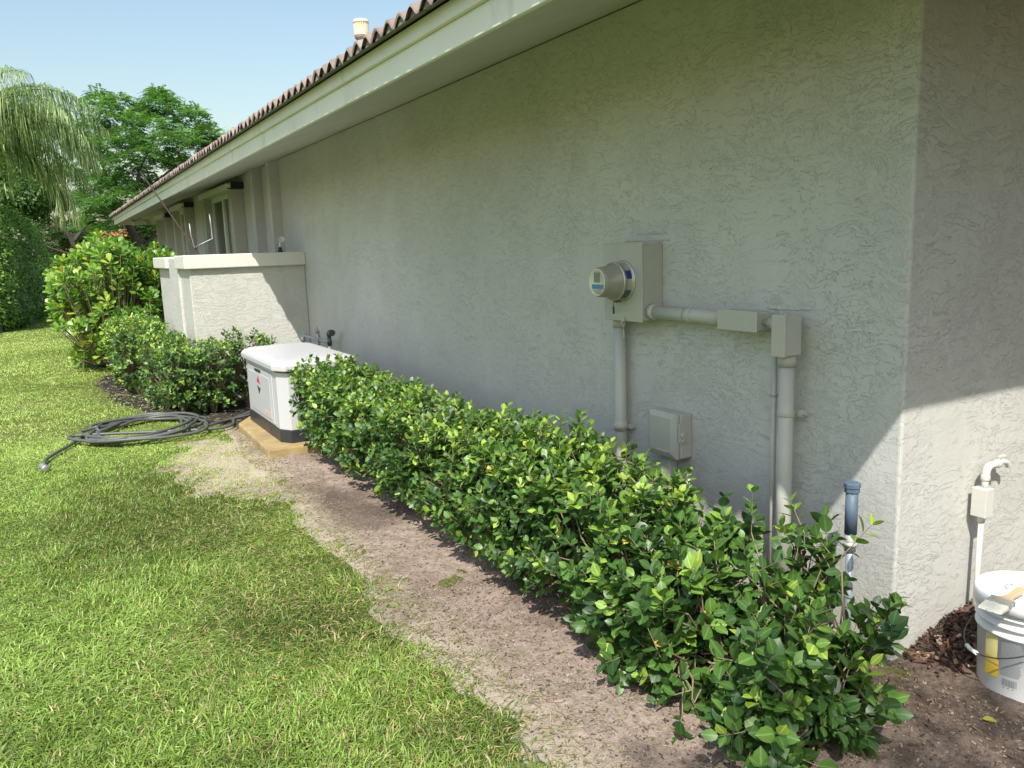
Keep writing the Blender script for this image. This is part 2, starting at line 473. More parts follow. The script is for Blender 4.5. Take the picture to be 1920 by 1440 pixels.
M['hedge'] = leaf_mat('hedge_leaf', [(0, (.016, .046, .012)), (.38, (.045, .11, .024)), (.68, (.12, .24, .042)), (.92, (.31, .46, .065)), (1, (.50, .40, .07))], .42, .20, .55, .55)
M['clusia'] = leaf_mat('paddle_leaf', [(0, (.05, .13, .025)), (.5, (.11, .23, .035)), (.85, (.20, .36, .05)), (.95, (.34, .44, .06)), (1, (.68, .44, .04))], .36, .25, .5, .4)
M['ficus'] = leaf_mat('tall_hedge_leaf', [(0, (.03, .08, .014)), (.45, (.095, .20, .03)), (.8, (.19, .33, .05)), (1, (.28, .40, .06))], .4, .2, .45)
M['feather'] = leaf_mat('feathery_leaf', [(0, (.04, .11, .035)), (.5, (.10, .225, .065)), (.85, (.19, .34, .09)), (1, (.28, .42, .12))], .5, .3, .3)
M['palm'] = leaf_mat('palm_leaflet', [(0, (.06, .11, .04)), (.45, (.19, .28, .10)), (.8, (.38, .46, .20)), (1, (.55, .52, .32))], .42, .25, .4)
M['far'] = leaf_mat('far_foliage', [(0, (.025, .06, .02)), (.5, (.055, .11, .035)), (1, (.13, .19, .07))], .5, .25, .3)
# ================================================================== STRUCTURE: ground sheets
def lawn_edge(y):
    ys = [-6, .145, .42, .8, 1.34, 1.85, 2.8, 3.27, 4.04, 4.6, 5.2, 5.9, 6.4, 7.36, 8.2, 9.04, 10.07, 10.7, 11.4, 12.2, 12.9, 13.7, 16.2, 21, 60]
    xs = [-1.37, -1.365, -1.33, -1.356, -1.365, -1.33, -1.33, -1.30, -1.32, -1.36, -1.28, -1.2, -1.45, -1.79, -2.02, -2.09, -2.09, -1.85, -1.85, -2.15, -2.25, -2.14, -1.9, -2.05, -2.05]
    return np.interp(y, ys, xs)
def grid_sheet(name, x0, x1, y0, y1, step, zfun, mat, label=None):
    nx = int((x1-x0)/step)+1; ny = int((y1-y0)/step)+1
    X, Y = np.meshgrid(np.linspace(x0, x1, nx), np.linspace(y0, y1, ny))
    P = np.stack([X, Y, zfun(X, Y)], -1).reshape(-1, 3)
    i = (np.arange(ny-1)[:, None]*nx+np.arange(nx-1)[None]).ravel()
    o = link_mesh(name, np_mesh(name, P, quads=np.stack([i, i+1, i+nx+1, i+nx], 1)), mat)
    return tag(o, label, kind='structure')
g = MB(); g.add([(-300, -300, -.004), (300, -300, -.004), (300, 500, -.004), (-300, 500, -.004)], [(0, 1, 2, 3)])
tag(g.build('ground', M['lawn']), kind='structure')

def soil_z(X, Y):
    p = np.stack([X, Y], -1)
    e = lawn_edge(Y)+(fbm(p*7, 3)-.5)*.14+(fbm(p*2.0+5, 2)-.5)*.10-.07
    d1 = X-e
    d = np.maximum(d1, .42*(1.0-np.hypot((X+1.50)/.42, (Y-4.5)/1.05))+(fbm(p*6+2, 3)-.5)*.3)
    z = .010+(fbm(p*3.1, 2)-.5)*.035+(fbm(p*16+3, 3)-.5)*.022+(fbm(p*60+9, 2)-.5)*.008
    # low heap of soil against the end wall
    z = z+np.clip((X-.02)*.22, 0, .07)*np.clip((Y+.55)/.5, 0, 1)*np.clip(1-(Y-.05)/.1, 0, 1)
    z = np.where(d1 > 0, z*np.clip(d1/.14, .25, 1), .002+(fbm(p*9+4, 3)-.5)*.012)
    return np.where(d > 0, z, -.02+np.maximum(d, -.3)*.1)
def soil_only(X, Y):
    z = soil_z(X, Y)
    return z-np.clip((Y-5.9+(fbm(np.stack([X, Y], -1)*6, 2)-.5)*.5)/.12, 0, 1)*.06
def mulch_z(X, Y):
    p = np.stack([X, Y], -1)
    e = lawn_edge(Y)+(fbm(p*7, 3)-.5)*.16
    d = X-e
    z = .010+(fbm(p*2.2, 2)-.5)*.04+(fbm(p*22+3, 3)-.5)*.022
    return np.where(d > 0, z*np.clip(d/.06, .2, 1), -.03+d*.1)-np.clip((5.75-Y)/.1, 0, 1)*.06
grid_sheet('soil_bed', -2.2, .0, -2.4, 6.6, .022, soil_only, M['soil'])
grid_sheet('soil_verge', .0, 9.0, -7.0, .06, .030, soil_z, M['soil'])
grid_sheet('mulch_bed', -2.6, -.0, 5.6, 19.0, .05, mulch_z, M['mulch'])

# ================================================================== STRUCTURE: the house
house = thing('house', (0, 0, 0), 'long single storey stucco house with sage fascia and brown tiled roof', 'house')
LEN, DEP = 18.7, 8.0
OV = .95
b = MB(); b.box(0, DEP, 0, LEN, -.2, 2.66)
b.build('wall', M['stucco'], house, bevel=.012, seg=3)
# soffit: raked from the fascia up to the wall
zf, zw = 2.383, 2.664
o_ = [(-.93, -.93), (DEP+.93, -.93), (DEP+.93, LEN+.93), (-.93, LEN+.93)]
i_ = [(.012, .012), (DEP-.012, .012), (DEP-.012, LEN-.012), (.012, LEN-.012)]
b = MB()
n = 24
for k in range(4):
    a0, a1 = np.array(o_[k]), np.array(o_[(k+1) % 4]); c0, c1 = np.array(i_[k]), np.array(i_[(k+1) % 4])
    b.add([(*a0, zf), (*a1, zf), (*c1, zw), (*c0, zw)], [(0, 1, 2, 3)])
b.build('soffit', M['soffit'], house)
b = MB()
x0, x1, y0, y1 = -OV, DEP+OV, -OV, LEN+OV
def rim(b, t, out, z0, z1):
    cuts = [y0-out, 3.62, 8.5, 13.4, y1+out]
    for ya, yb in zip(cuts[:-1], cuts[1:]): b.box(x0-out+random.uniform(0, .0015), x0-out+t, ya+.0012, yb-.0012, z0, z1)
    b.box(x1+out-t, x1+out, y0-out, y1+out, z0, z1)
    b.box(x0-out+t, x1+out-t, y0-out, y0-out+t, z0, z1)
    b.box(x0-out+t, x1+out-t, y1+out-t, y1+out, z0, z1)
rim(b, .024, 0, 2.376, 2.484)
rim(b, .046, .022, 2.485, 2.558)
b.build('fascia', M['fascia'], house, bevel=.004)
# roof
PITCH_ = .309
cs = 1/math.sqrt(1+PITCH_**2); sn = PITCH_*cs
PER, AMP = .1422, .046
roof = None
b = MB()
rx0, rx1, ry0, ry1 = x0-.03, x1+.03, y0-.03, y1+.03
half = (rx1-rx0)/2; zr = 2.546+half*PITCH_
ZD = 2.5585; A = [(x0-.01, y0-.01, ZD), (x1+.01, y0-.01, ZD), (x1+.01, y1+.01, ZD), (x0-.01, y1+.01, ZD), (rx0+half, ry0+half, zr), (rx0+half, ry1-half, zr)]
b.add(A, [(0, 4, 5, 3), (0, 1, 4), (1, 2, 5, 4), (2, 3, 5)])
roof = b.build('roof', M['mortar'], house)
def tile_slope(length, origin, along, inward, courses, hip):
    """corrugated tile courses; 'along' runs along the eave, 'inward' up the slope (horizontal unit vectors)"""
    along, inward, origin = (np.array(q, float) for q in (along, inward, origin))
    per = 12
    t = np.arange(0, length, PER/per)
    V = []; Q = []; base = 0
    for k in range(courses):
        s0 = k*.33; s1 = s0+.345
        off = rng.normal(0, .0035, int(length/PER)+2)
        lift = off[np.clip((t/PER+.5).astype(int), 0, len(off)-1)]
        prof = AMP*np.clip(.5+.5*np.cos(2*np.pi*t/PER), 0, 1)**.85
        rows = []
        for s, dz in ((s0, .004), (s0, .018), (s0+.02, .020), (s1, .004)):
            tt = np.clip(t, hip*s*cs, length-hip*s*cs)
            jut = (rng.normal(0, .004, len(off))[np.clip((t/PER+.5).astype(int), 0, len(off)-1)]) if s == s0 else 0
            P = origin+along*tt[:, None]+inward*(s*cs+jut*np.ones_like(tt))[:, None]
            P[:, 2] += s*sn+dz+prof+lift
            rows.append(P)
        V += rows
        m = len(t)
        for r in range(3):
            i = base+r*m+np.arange(m-1)
            Q.append(np.stack([i, i+1, i+m+1, i+m], 1))
        base += 4*m
    return np.concatenate(V), np.concatenate(Q)
TZ = 2.540
vA, qA = tile_slope(ry1-ry0+.06, (rx0-.059, ry0-.03, TZ), (0, 1, 0), (1, 0, 0), 16, 1)
vB, qB = tile_slope(rx1-rx0+.06, (rx0-.03, ry0-.03, TZ), (1, 0, 0), (0, 1, 0), 16, 1)
vC, qC = tile_slope(rx1-rx0+.06, (rx0-.03, ry1+.03, TZ), (1, 0, 0), (0, -1, 0), 16, 1)
link_mesh('roof_tiles', np_mesh('roof_tiles', np.concatenate([vA, vB, vC]),
          quads=np.concatenate([qA, qB+len(vA), qC+len(vA)+len(vB)])), M['tile'], roof)
# eave mortar under the tile scallops
t = np.arange(0, ry1-ry0+.06, PER/12)
top = TZ+AMP*np.clip(.5+.5*np.cos(2*np.pi*t/PER), 0, 1)**.85+.008
bk_ = np.stack([np.full_like(t, x0-.0215), ry0-.03+t, np.full_like(t, 2.566)], 1)
lo = np.stack([np.full_like(t, rx0-.047), ry0-.03+t, np.full_like(t, 2.5495)], 1)
hi = np.stack([np.full_like(t, rx0-.043), ry0-.03+t, np.maximum(top, 2.551)], 1)
m = len(t); i = np.arange(m-1)
link_mesh('eave_mortar', np_mesh('eave_mortar', np.concatenate([bk_, lo, hi]), quads=np.concatenate([np.stack([i, i+1, i+m+1, i+m], 1), np.stack([i+m, i+m+1, i+2*m+1, i+2*m], 1)]), smooth=False), M['mortar'], roof)
# roof vent cap
vx, vy = -.30, 4.28
b = MB()
b.lathe((vx, vy, 2.80), (0, 0, 1), [(.040, 0), (.040, .30), (.050, .31), (.052, .325)], 20)
b.mat(1)
b.lathe((vx, vy, 3.122), (0, 0, 1), [(.046, 0), (.054, .004), (.054, .018), (.050, .02), (.050, .09), (.057, .092), (.057, .108), (.050, .117), (.02, .122), (.001, .123)], 28)
for k in range(26):
    a = 2*math.pi*k/26
    b.obox((vx+.0525*math.cos(a), vy+.0525*math.sin(a), 3.178), (math.cos(a), math.sin(a), 0), (-math.sin(a), math.cos(a), 0), (0, 0, 1), .003, .003, .036)
b.build('roof_vent', [M['tile'], M['vent']], house)
# wall fins beyond the garden wall
for fy in (8.10, 8.96):
    b = MB(); b.box(-.125, .02, fy, fy+.13, -.1, 2.66)
    b.build('pilaster', M['stucco'], house, bevel=.008)
# windows with accordion shutters
def window(ya, yb, z0, z1, stack_w=.42, proud=.15):
    fr = MB()
    fx0, fx1 = -.045, -.002
    w = yb-ya
    fr.box(fx0, fx1, ya, ya+.07, z0, z1); fr.box(fx0, fx1, yb-.07, yb, z0, z1)
    fr.box(fx0, fx1, ya+.07, yb-.07, z1-.07, z1); fr.box(fx0, fx1, ya+.07, yb-.07, z0, z0+.07)
    mid = ya+w*.48
    fr.box(fx0-.004, fx1, mid-.05, mid+.05, z0+.07, z1-.07)
    fr.box(fx0+.004, fx1, ya+.07, mid-.05, z0+.68, z0+.74)
    f = fr.build('window', M['window_white'], house, bevel=.004)
    gl = MB(); gl.box(-.012, -.004, ya+.06, yb-.06, z0+.06, z1-.06); gl.build('glass', M['glass'], f)
    sh = MB(); sh.box(fx0-.03, -.002, ya-.06, yb+.06, z0-.07, z0-.002); sh.build('sill', M['window_white'], f, bevel=.004)
    for s0 in (ya-stack_w, yb+.02):
        st = MB(); nb = 5
        for k in range(nb):
            yy = s0+.02+k*(stack_w-.06)/nb; wd = (stack_w-.06)/nb
            st.prism([(-proud+.02, yy, z0), (-.012, yy+wd*.5, z0), (-proud+.02, yy+wd, z0), (-proud+.012, yy+wd*.96, z0), (-.03, yy+wd*.5, z0), (-proud+.012, yy+wd*.04, z0)], (0, 0, z1-z0))
        st.box(-proud, -.004, s0-.012, s0+.012, z0, z1); st.box(-proud-.012, -proud+.015, s0+.014, s0+stack_w*.35, z0, z1)
        st.build('shutter', M['shutter'], f)
    tr = MB(); tr.box(-proud-.03, -.002, ya-stack_w-.05, yb+stack_w*.6, z1+.005, z1+.075)
    tr.box(-proud-.05, -proud-.031, ya-stack_w+.1, yb+stack_w*.6, z1+.0, z1+.085)
    tr.build('header_track', M['window_white'], f, bevel=.004)
    bk = MB(); bk.box(-proud-.02, -.002, ya-stack_w-.10, ya-stack_w-.052, z1+.01, z1+.09)
    bk.box(-proud-.07, -.01, ya-stack_w-.09, ya-stack_w-.06, z1-.005, z1+.008); bk.build('track_end', M['black'], f)
window(10.52, 12.25, .75, 2.47)
window(14.75, 15.75, .75, 2.47, .42, .15)
window(16.95, 18.05, .95, 2.40, .30, .20)

# ------------------------------------------------------------------ garden (privacy) wall
gw = thing('garden_wall', (-.62, 7.4, 0), 'waist high stucco garden wall with smooth pale cap, butting the house wall', 'wall')
b = MB()
b.prism([(-1.22, 7.3, -.15), (.0, 7.3, -.15), (.0, 7.5, -.15), (-1.02, 7.5, -.15), (-1.02, 9.75, -.15), (-1.22, 9.75, -.15)], (0, 0, 1.60))
b.build('wall', M['stucco_garden'], gw, bevel=.012)
b = MB(); b.box(-1.245, -1.0, 7.93, 8.62, -.15, 1.555); b.build('pier', M['stucco_garden'], gw, bevel=.01)
b = MB()
b.prism([(-1.27, 7.25, 1.435), (.0, 7.25, 1.435), (.0, 7.55, 1.435), (-.97, 7.55, 1.435), (-.97, 7.925, 1.435), (-1.27, 7.925, 1.435)], (0, 0, .145))
b.box(-1.28, -.97, 8.625, 9.80, 1.435, 1.57)
b.build('cap', M['trim'], gw, bevel=.012, seg=3)

# small spotlight on the garden wall cap
sp = thing('spotlight', (-.235, 7.4, 1.58), 'small round spotlight on a black base on the garden wall cap', 'spotlight')
b = MB(); b.lathe((-.235, 7.4, 1.58), (0, 0, 1), [(.030, 0), (.030, .012), (.022, .03), (.018, .055)], 16); b.build('base', M['black'], sp)
b = MB(); b.tube([(-.235, 7.4, 1.63), (-.232, 7.40, 1.665), (-.222, 7.385, 1.70)], .014, 10); b.build('stem', M['cream'], sp)
b = MB(); b.lathe((-.216, 7.375, 1.715), (-.2, -.9, .35), [(.012, -.03), (.030, -.015), (.036, .015), (.036, .022), (.030, .018), (.001, .014)], 20); b.build('lamp_head', M['cream'], sp)

# twin floodlight under the far eave corner
c = at_y(262, 412, 18.95)
fl = thing('flood_light', tuple(c), 'twin floodlight under the far eave corner of the house', 'floodlight')
b = MB(); b.lathe(tuple(c+np.array([0, 0, -.0])), (0, 0, 1), [(.06, -.01), (.06, .03)], 16); b.build('mount', M['cream'], fl)
for s in (-1, 1):
    b = MB(); p = c+np.array([s*.14, -.02, -.05])
    b.tube([tuple(c+np.array([s*.03, 0, -.005])), tuple(c+np.array([s*.09, 0, -.03])), tuple(p)], .012, 8)
    b.lathe(tuple(p), (s*.5, -.7, -.5), [(.03, -.05), (.055, -.02), (.065, .06), (.06, .062), (.001, .05)], 18)
    b.build('lamp_head', M['cream'], fl)

# ================================================================== EQUIPMENT ON THE HOUSE WALL
mb = thing('electric_meter', (0, 1.41, 1.18), 'painted electric meter cabinet with round glass meter and lower conduit on house wall', 'electric meter')
b = MB(); b.box(-.118, .0, 1.266, 1.552, 1.183, 1.548); b.build('cabinet', M['equip'], mb, bevel=.004)
b = MB(); b.box(-.130, -.119, 1.262, 1.556, 1.178, 1.545); b.box(-.126, -.10, 1.258, 1.560, 1.540, 1.553); b.build('cover', M['equip'], mb, bevel=.003)
mc = (-.130, 1.405, 1.372)
b = MB()
b.lathe(mc, (-1, 0, 0), [(.098, 0), (.098, .004), (.092, .006), (.088, .008), (.088, .05), (.092, .052), (.092, .060), (.080, .062)], 40)
ring = b.build('meter_ring', M['ring'], mb)
for a0, a1, mt in ((-35, -8, 0), (28, 66, 1)):
    b = MB()
    pts = []
    for k in range(9):
        a = R(a0+(a1-a0)*k/8); pts.append(a)
    v = []
    for a in pts:
        for h in (.014, .044): v.append((mc[0]-h, mc[1]-.0895*math.cos(a), mc[2]-.0895*math.sin(a)))
    b.add(v, [(2*k, 2*k+1, 2*k+3, 2*k+2) for k in range(8)], True)
    b.build('sticker', M['teal'] if mt else M['deep_blue'], ring)
b = MB(); b.lathe((mc[0]-.058, mc[1], mc[2]), (-1, 0, 0), [(.086, 0), (.086, .008), (.076, .012), (.070, .085), (.066, .092), (.001, .093)], 40)
met = b.build('meter', M['meter_body'], mb)
fx = mc[0]-.058-.0945
b = MB(); b.lathe((fx, mc[1], mc[2]), (-1, 0, 0), [(.064, 0), (.064, .003), (.059, .004), (.058, .002), (.001, .002)], 40); b.build('face', M['meter_face'], met)
b = MB(); b.box(fx-.0060, fx-.0023, mc[1]-.022, mc[1]+.018, mc[2]+.000, mc[2]+.046); b.build('display', M['lcd'], met)
b = MB(); b.box(fx-.0060, fx-.0023, mc[1]-.050, mc[1]+.036, mc[2]-.030, mc[2]-.010); b.build('blue_label', M['meter_blue'], met)
b = MB()
for k in range(3): b.box(fx-.0058, fx-.0023, mc[1]-.036, mc[1]+.030-.008*k, mc[2]-.038-.007*k, mc[2]-.0355-.007*k)
b.build('print_lines', M['ink'], met)
b = MB()   # seal wire and tag under the ring
b.tube(smooth_path([(-.17, 1.43, 1.285), (-.172, 1.42, 1.272), (-.168, 1.41, 1.282), (-.173, 1.40, 1.270), (-.168, 1.39, 1.281), (-.172, 1.38, 1.272), (-.165, 1.37, 1.284)], 5), .0028, 6)
b.tube([(-.17, 1.425, 1.272), (-.172, 1.427, 1.25)], .0015, 5)
b.box(-.176, -.168, 1.4235, 1.4305, 1.215, 1.250)
b.build('seal', M['wire'], mb)
b = MB()   # hasp and hanging tag at the bottom of the cover
b.box(-.142, -.131, 1.385, 1.405, 1.176, 1.196); b.tube(smooth_path([(-.139, 1.402, 1.18), (-.145, 1.402, 1.165), (-.139, 1.392, 1.158), (-.135, 1.388, 1.17)], 5), .0028, 6)
b.tube([(-.139, 1.394, 1.158), (-.138, 1.392, 1.138)], .0013, 5); b.box(-.141, -.137, 1.386, 1.396, 1.10, 1.138)
b.build('hasp', M['ring'], mb)
b = MB()
cx, cy = -.052, 1.535
b.tube([(cx, cy, -.05), (cx, cy, 1.183)], .0305, 24)
b.tube([(cx, cy, 1.135), (cx, cy, 1.184)], .036, 24)
b.tube([(cx, cy, .60), (cx, cy, .655)], .0345, 24)
pipe = b.build('conduit', M['pvc'], mb)
b = MB(); b.tube([(cx, cy, .615), (cx, cy, .632)], .038, 24); b.box(-.03, 0, cy-.055, cy+.055, .612, .635); b.box(-.012, -.001, cy+.045, cy+.062, .60, .648)
b.build('strap', M['pvc'], pipe, bevel=.002)

cr = thing('conduit_run', (0, .8, 1.2), 'grey painted conduit with two elbow boxes leading right of the meter and down', 'conduit')
z = 1.222; x = -.075
b = MB()
b.tube([(x, 1.268, z+.005), (x, .745, z)], .0315, 24)
b.tube([(x, 1.262, z+.005), (x, 1.222, z+.005)], .037, 24)
b.tube([(x, 1.02, z+.003), (x, .975, z+.003)], .0345, 24)
b.build('pipe', M['pvc'], cr)
b = MB(); b.box(-.122, -.030, .560, .770, 1.186, 1.262); lb = b.build('elbow_box', M['pvc'], cr, bevel=.006)
b = MB(); b.box(-.132, -.123, .555, .772, 1.183, 1.266); b.build('cover', M['pvc'], lb, bevel=.003)
b = MB(); b.tube([(-.085, .562, 1.222), (-.085, .478, 1.222)], .013, 12); b.tube([(-.085, .525, 1.222), (-.085, .468, 1.222)], .026, 18); b.build('pipe', M['pvc'], cr)
b = MB(); b.box(-.128, -.045, .408, .468, 1.102, 1.258); b.tube([(-.10, .44, 1.255), (-.10, .44, 1.264)], .007, 8); lb = b.build('elbow_box', M['pvc'], cr, bevel=.004)
b = MB(); b.box(-.142, -.129, .405, .471, 1.099, 1.261); b.build('cover', M['pvc'], lb, bevel=.003)
px_, py_ = -.072, .452
b = MB(); b.tube([(px_, py_, -.05), (px_, py_, 1.10)], .0305, 24); b.tube([(px_, py_, 1.055), (px_, py_, 1.103)], .0355, 24)
pp = b.build('pipe', M['pvc'], cr)
b = MB(); b.tube([(px_, py_, .858), (px_, py_, .880)], .0345, 24); b.box(-.04, 0, py_-.052, py_-.028, .856, .882); b.tube([(-.03, py_-.052, .869), (-.03, py_-.064, .869)], .007, 8)
b.build('strap', M['pvc'], pp, bevel=.002)
b = MB(); b.tube([(-.055, .528, -.05), (-.055, .528, 1.185)], .0105, 14); b.tube([(-.055, .528, .925), (-.055, .528, .935)], .015, 14)
b.build('thin_pipe', M['pvc'], cr)

ub = thing('utility_box', (0, 1.14, .55), 'small grey utility box with raised cover low on the house wall behind the hedge', 'utility box')
b = MB(); b.box(-.07, .0, 1.062, 1.262, .548, .758); b.build('box', M['equip'], ub, bevel=.006)
b = MB(); y0_, y1_, z0_, z1_ = 1.068, 1.268, .545, .762
b.add([(-.072, y0_, z0_), (-.072, y1_, z0_), (-.072, y1_, z1_), (-.072, y0_, z1_), (-.086, y0_, z0_), (-.086, y1_, z0_), (-.086, y1_, z1_), (-.086, y0_, z1_),
       (-.100, y0_+.035, z0_+.03), (-.100, y1_-.02, z0_+.03), (-.100, y1_-.02, z1_-.025), (-.100, y0_+.035, z1_-.025)],
      [(0, 1, 5, 4), (1, 2, 6, 5), (2, 3, 7, 6), (3, 0, 4, 7), (4, 5, 9, 8), (5, 6, 10, 9), (6, 7, 11, 10), (7, 4, 8, 11), (8, 9, 10, 11), (3, 2, 1, 0)])
b.build('cover', M['equip'], ub, bevel=.003)
b = MB(); b.box(-.088, -.05, 1.048, 1.0615, .63, .72); b.tube([(-.07, 1.052, .665), (-.07, 1.040, .665)], .012, 12); b.tube([(-.07, 1.052, .64), (-.07, 1.042, .635)], .009, 12)
b.build('latch', M['equip'], ub, bevel=.002)
b = MB(); b.box(-.055, -.004, 1.16, 1.225, .42, .5475); b.tube([(-.03, 1.192, -.05), (-.03, 1.192, .42)], .02, 14); b.build('cable_entry', M['pvc'], ub, bevel=.004)

# sealant smears above the cabinet and the conduit, part of the wall
for ya, yb, zz in ((1.22, 1.55, 1.560), (1.25, 1.46, 1.592), (.40, .62, 1.272)):
    b = MB(); n_ = 14; pp_ = []
    for k in range(n_): pp_.append((.004, ya+(yb-ya)*k/(n_-1), zz+random.uniform(-.003, .003)))
    b.tube(smooth_path(pp_, 3), [random.uniform(.006, .0105) for _ in range((n_-1)*3+1)], 8)
    b.build('sealant', M['soffit'], house)

# standpipe at the house corner
sx, sy = -.15, .080
st = thing('standpipe', (sx, sy, 0), 'blue grey capped standpipe rising behind the loose shrub by the house corner', 'pipe')
b = MB(); b.tube([(sx, sy, -.05), (sx, sy, .46)], .0145, 16); b.build('lower_pipe', M['galv'], st)
b = MB(); b.tube([(sx, sy, .50), (sx, sy, .655)], .0215, 20); b.build('pipe', M['blue_pvc'], st)
b = MB(); b.tube([(sx, sy, .435), (sx, sy, .503)], .020, 20); b.tube([(sx, sy, .455), (sx, sy, .468)], .024, 20); b.build('foil_tape', M['tape'], st)
b = MB(); b.lathe((sx, sy, .652), (0, 0, 1), [(.024, 0), (.026, .004), (.026, .016), (.029, .02), (.029, .034), (.026, .037), (.001, .037)], 8, False); b.build('cap', M['blue_pvc'], st)

# painted hose riser on the end wall
er = thing('wall_pipe', (.44, -.05, 0), 'cream painted pipe with small box and bent spout on the end wall behind bucket', 'pipe')
b = MB(); b.tube([(.425, -.052, -.05), (.432, -.052, .48)], .0095, 18); b.tube([(.431, -.052, .462), (.432, -.052, .49)], .0135, 18); b.build('pipe', M['cream'], er)
b = MB(); b.box(.408, .460, -.078, -.022, .485, .595); b.tube([(.418, -.05, .59), (.418, -.05, .601)], .005, 8); b.build('box', M['cream'], er, bevel=.005)
b = MB(); b.tube([(.442, -.052, .59), (.442, -.052, .63)], .012, 16)
b.lathe((.442, -.052, .622), (0, 0, 1), [(.014, 0), (.0165, .005), (.0165, .018), (.014, .024)], 16)
b.tube(smooth_path([(.442, -.052, .64), (.448, -.052, .664), (.472, -.05, .675), (.505, -.05, .674)], 6), .0145, 16)
b.build('elbow', M['cream'], er)
b = MB(); b.tube(smooth_path([(.50, -.05, .674), (.54, -.05, .677), (.575, -.05, .671), (.594, -.05, .656)], 6), [.0105]*18+[.0125], 14)
b.lathe((.512, -.05, .675), (1, 0, 0), [(.011, 0), (.0165, .003), (.0165, .016), (.011, .02)], 12)
b.tube([(.55, -.05, .68), (.55, -.05, .697)], .005, 8); b.obox((.55, -.05, .699), (1, 0, 0), (0, 1, 0), (0, 0, 1), .018, .006, .003)
b.build('spout', M['cream'], er)

# ================================================================== GENERATOR
pad = MB(); pad.prism([(-1.20, 4.46, -.05), (-.32, 4.42, -.05), (-.32, 6.0, -.05), (-1.02, 5.94, -.05), (-1.175, 5.66, -.05)], (0, 0, .125))
tag(pad.build('generator_pad', M['concrete'], None, bevel=.012, origin=(-.76, 5.2, 0)), 'yellow brown stained concrete slab under the generator', 'slab')
gen = thing('generator', (-.73, 5.22, .075), 'white standby generator with dark base and sloped lid on concrete slab', 'generator')
def octo(x0, x1, y0, y1, c, z): return [(x0, y0+c*1.8, z), (x0+c, y0, z), (x1-c, y0, z), (x1, y0+c, z), (x1, y1-c, z), (x1-c, y1, z), (x0+c, y1, z), (x0, y1-c*1.8, z)]
b = MB(); b.prism(octo(-1.045, -.42, 4.565, 5.86, .06, .076), (0, 0, .098))
for yy in (4.98, 5.62): b.box(-1.049, -1.04, yy-.012, yy+.012, .115, .145)
b.build('base', M['genbase'], gen, bevel=.003)
b = MB(); b.prism(octo(-1.040, -.425, 4.572, 5.853, .062, .1755), (0, 0, .46)); body = b.build('body', M['gen'], gen, bevel=.006)
b = MB(); b.box(-1.050, -1.041, 4.80, 5.66, .195, .612); b.box(-1.056, -1.0505, 4.86, 5.60, .225, .565)
pn = b.build('front_panel', M['gen'], gen, bevel=.004)
b = MB(); b.box(-1.0565, -1.0505, 5.16, 5.36, .5795, .600); b.build('latch_recess', M['black'], pn)
b = MB(); ey, ez, ex = 5.24, .468, -1.0568
b.prism([(ex, ey-.062, ez+.010), (ex, ey+.062, ez+.024), (ex, ey, ez+.078)], (-.0015, 0, 0)); b.mat(1)
b.prism([(ex, ey-.062, ez-.024), (ex, ey+.062, ez-.010), (ex, ey, ez-.078)], (-.0015, 0, 0))
b.build('emblem', [M['red'], M['label_ink']], pn)
b = MB()
for k in range(11):
    yy = 5.06-k*.017; b.box(-1.0580, -1.0565, yy-.006, yy+.004, .262, .262+random.choice((.014, .018, .022)))
for k in range(6):
    yy = 4.93-k*.010; b.box(-1.0580, -1.0565, yy-.003, yy+.003, .244, .253)
b.build('print', M['orange'], pn)
b = MB(); b.box(-.90, -.52, 4.562, 4.573, .235, .585); lv = b.build('louvre', M['black'], gen, bevel=.004)
b = MB()
for k in range(9): b.obox((-.71, 4.560, .26+k*.036), (1, 0, 0), (0, .8, -.6), (0, .6, .8), .18, .008, .003)
b.build('slats', M['genbase'], lv)
b = MB(); b.prism(octo(-1.032, -.433, 4.58, 5.845, .06, .6365), (0, 0, .014)); b.build('lid_gasket', M['black'], gen)
LW = 6
b = MB()
rows = [(0, .651), (0, .692), (.010, .712), (.032, .726), (.075, .735), (.16, .741), (.29, .744)]
x0l, x1l, y0l, y1l = -1.075, -.405, 4.535, 5.89
rr = []
for ins, zz in rows: rr.append(octo(x0l+ins, x1l-ins, y0l+ins, y1l-ins, max(.012, .068-ins*.15), zz))
v = [p for r_ in rr for p in r_]
fs = [(k*8+j, k*8+(j+1) % 8, (k+1)*8+(j+1) % 8, (k+1)*8+j) for k in range(len(rr)-1) for j in range(8)]
fs += [tuple(range(8))[::-1], tuple((len(rr)-1)*8+j for j in range(8))]
b.add(v, fs); b.build('lid', M['gen'], gen, bevel=.012, seg=3)

# gas piping behind the generator
gp = thing('gas_pipe', (-.12, 6.55, 0), 'grey gas piping with valve and dark elbow behind the generator', 'gas pipe')
b = MB(); gx = -.12
b.tube(smooth_path([(gx, 7.16, .0), (gx, 7.16, .60), (gx, 7.15, .655), (gx, 7.09, .665), (gx, 6.20, .668)], 6), .0165, 14)
b.lathe((gx, 7.16, .60), (0, 0, 1), [(.024, 0), (.024, .05)], 14); b.lathe((gx, 7.10, .665), (0, -1, 0), [(.024, -.02), (.024, .03)], 14)
b.build('pipe', M['galv'], gp)
b = MB(); b.lathe((gx, 6.60, .60), (0, 0, 1), [(.014, 0), (.02, .01), (.026, .03), (.026, .11), (.020, .12), (.020, .14), (.024, .142), (.024, .155), (.008, .16), (.006, .20)], 14)
b.lathe((gx, 6.67, .667), (0, -1, 0), [(.025, 0), (.025, .035)], 14); b.lathe((gx, 6.56, .667), (0, -1, 0), [(.025, 0), (.025, .035)], 14)
b.build('valve', M['galv'], gp)
b = MB(); b.tube([(gx, 6.20, .02), (gx, 6.20, .64)], .0165, 14); b.build('riser', M['cream'], gp)
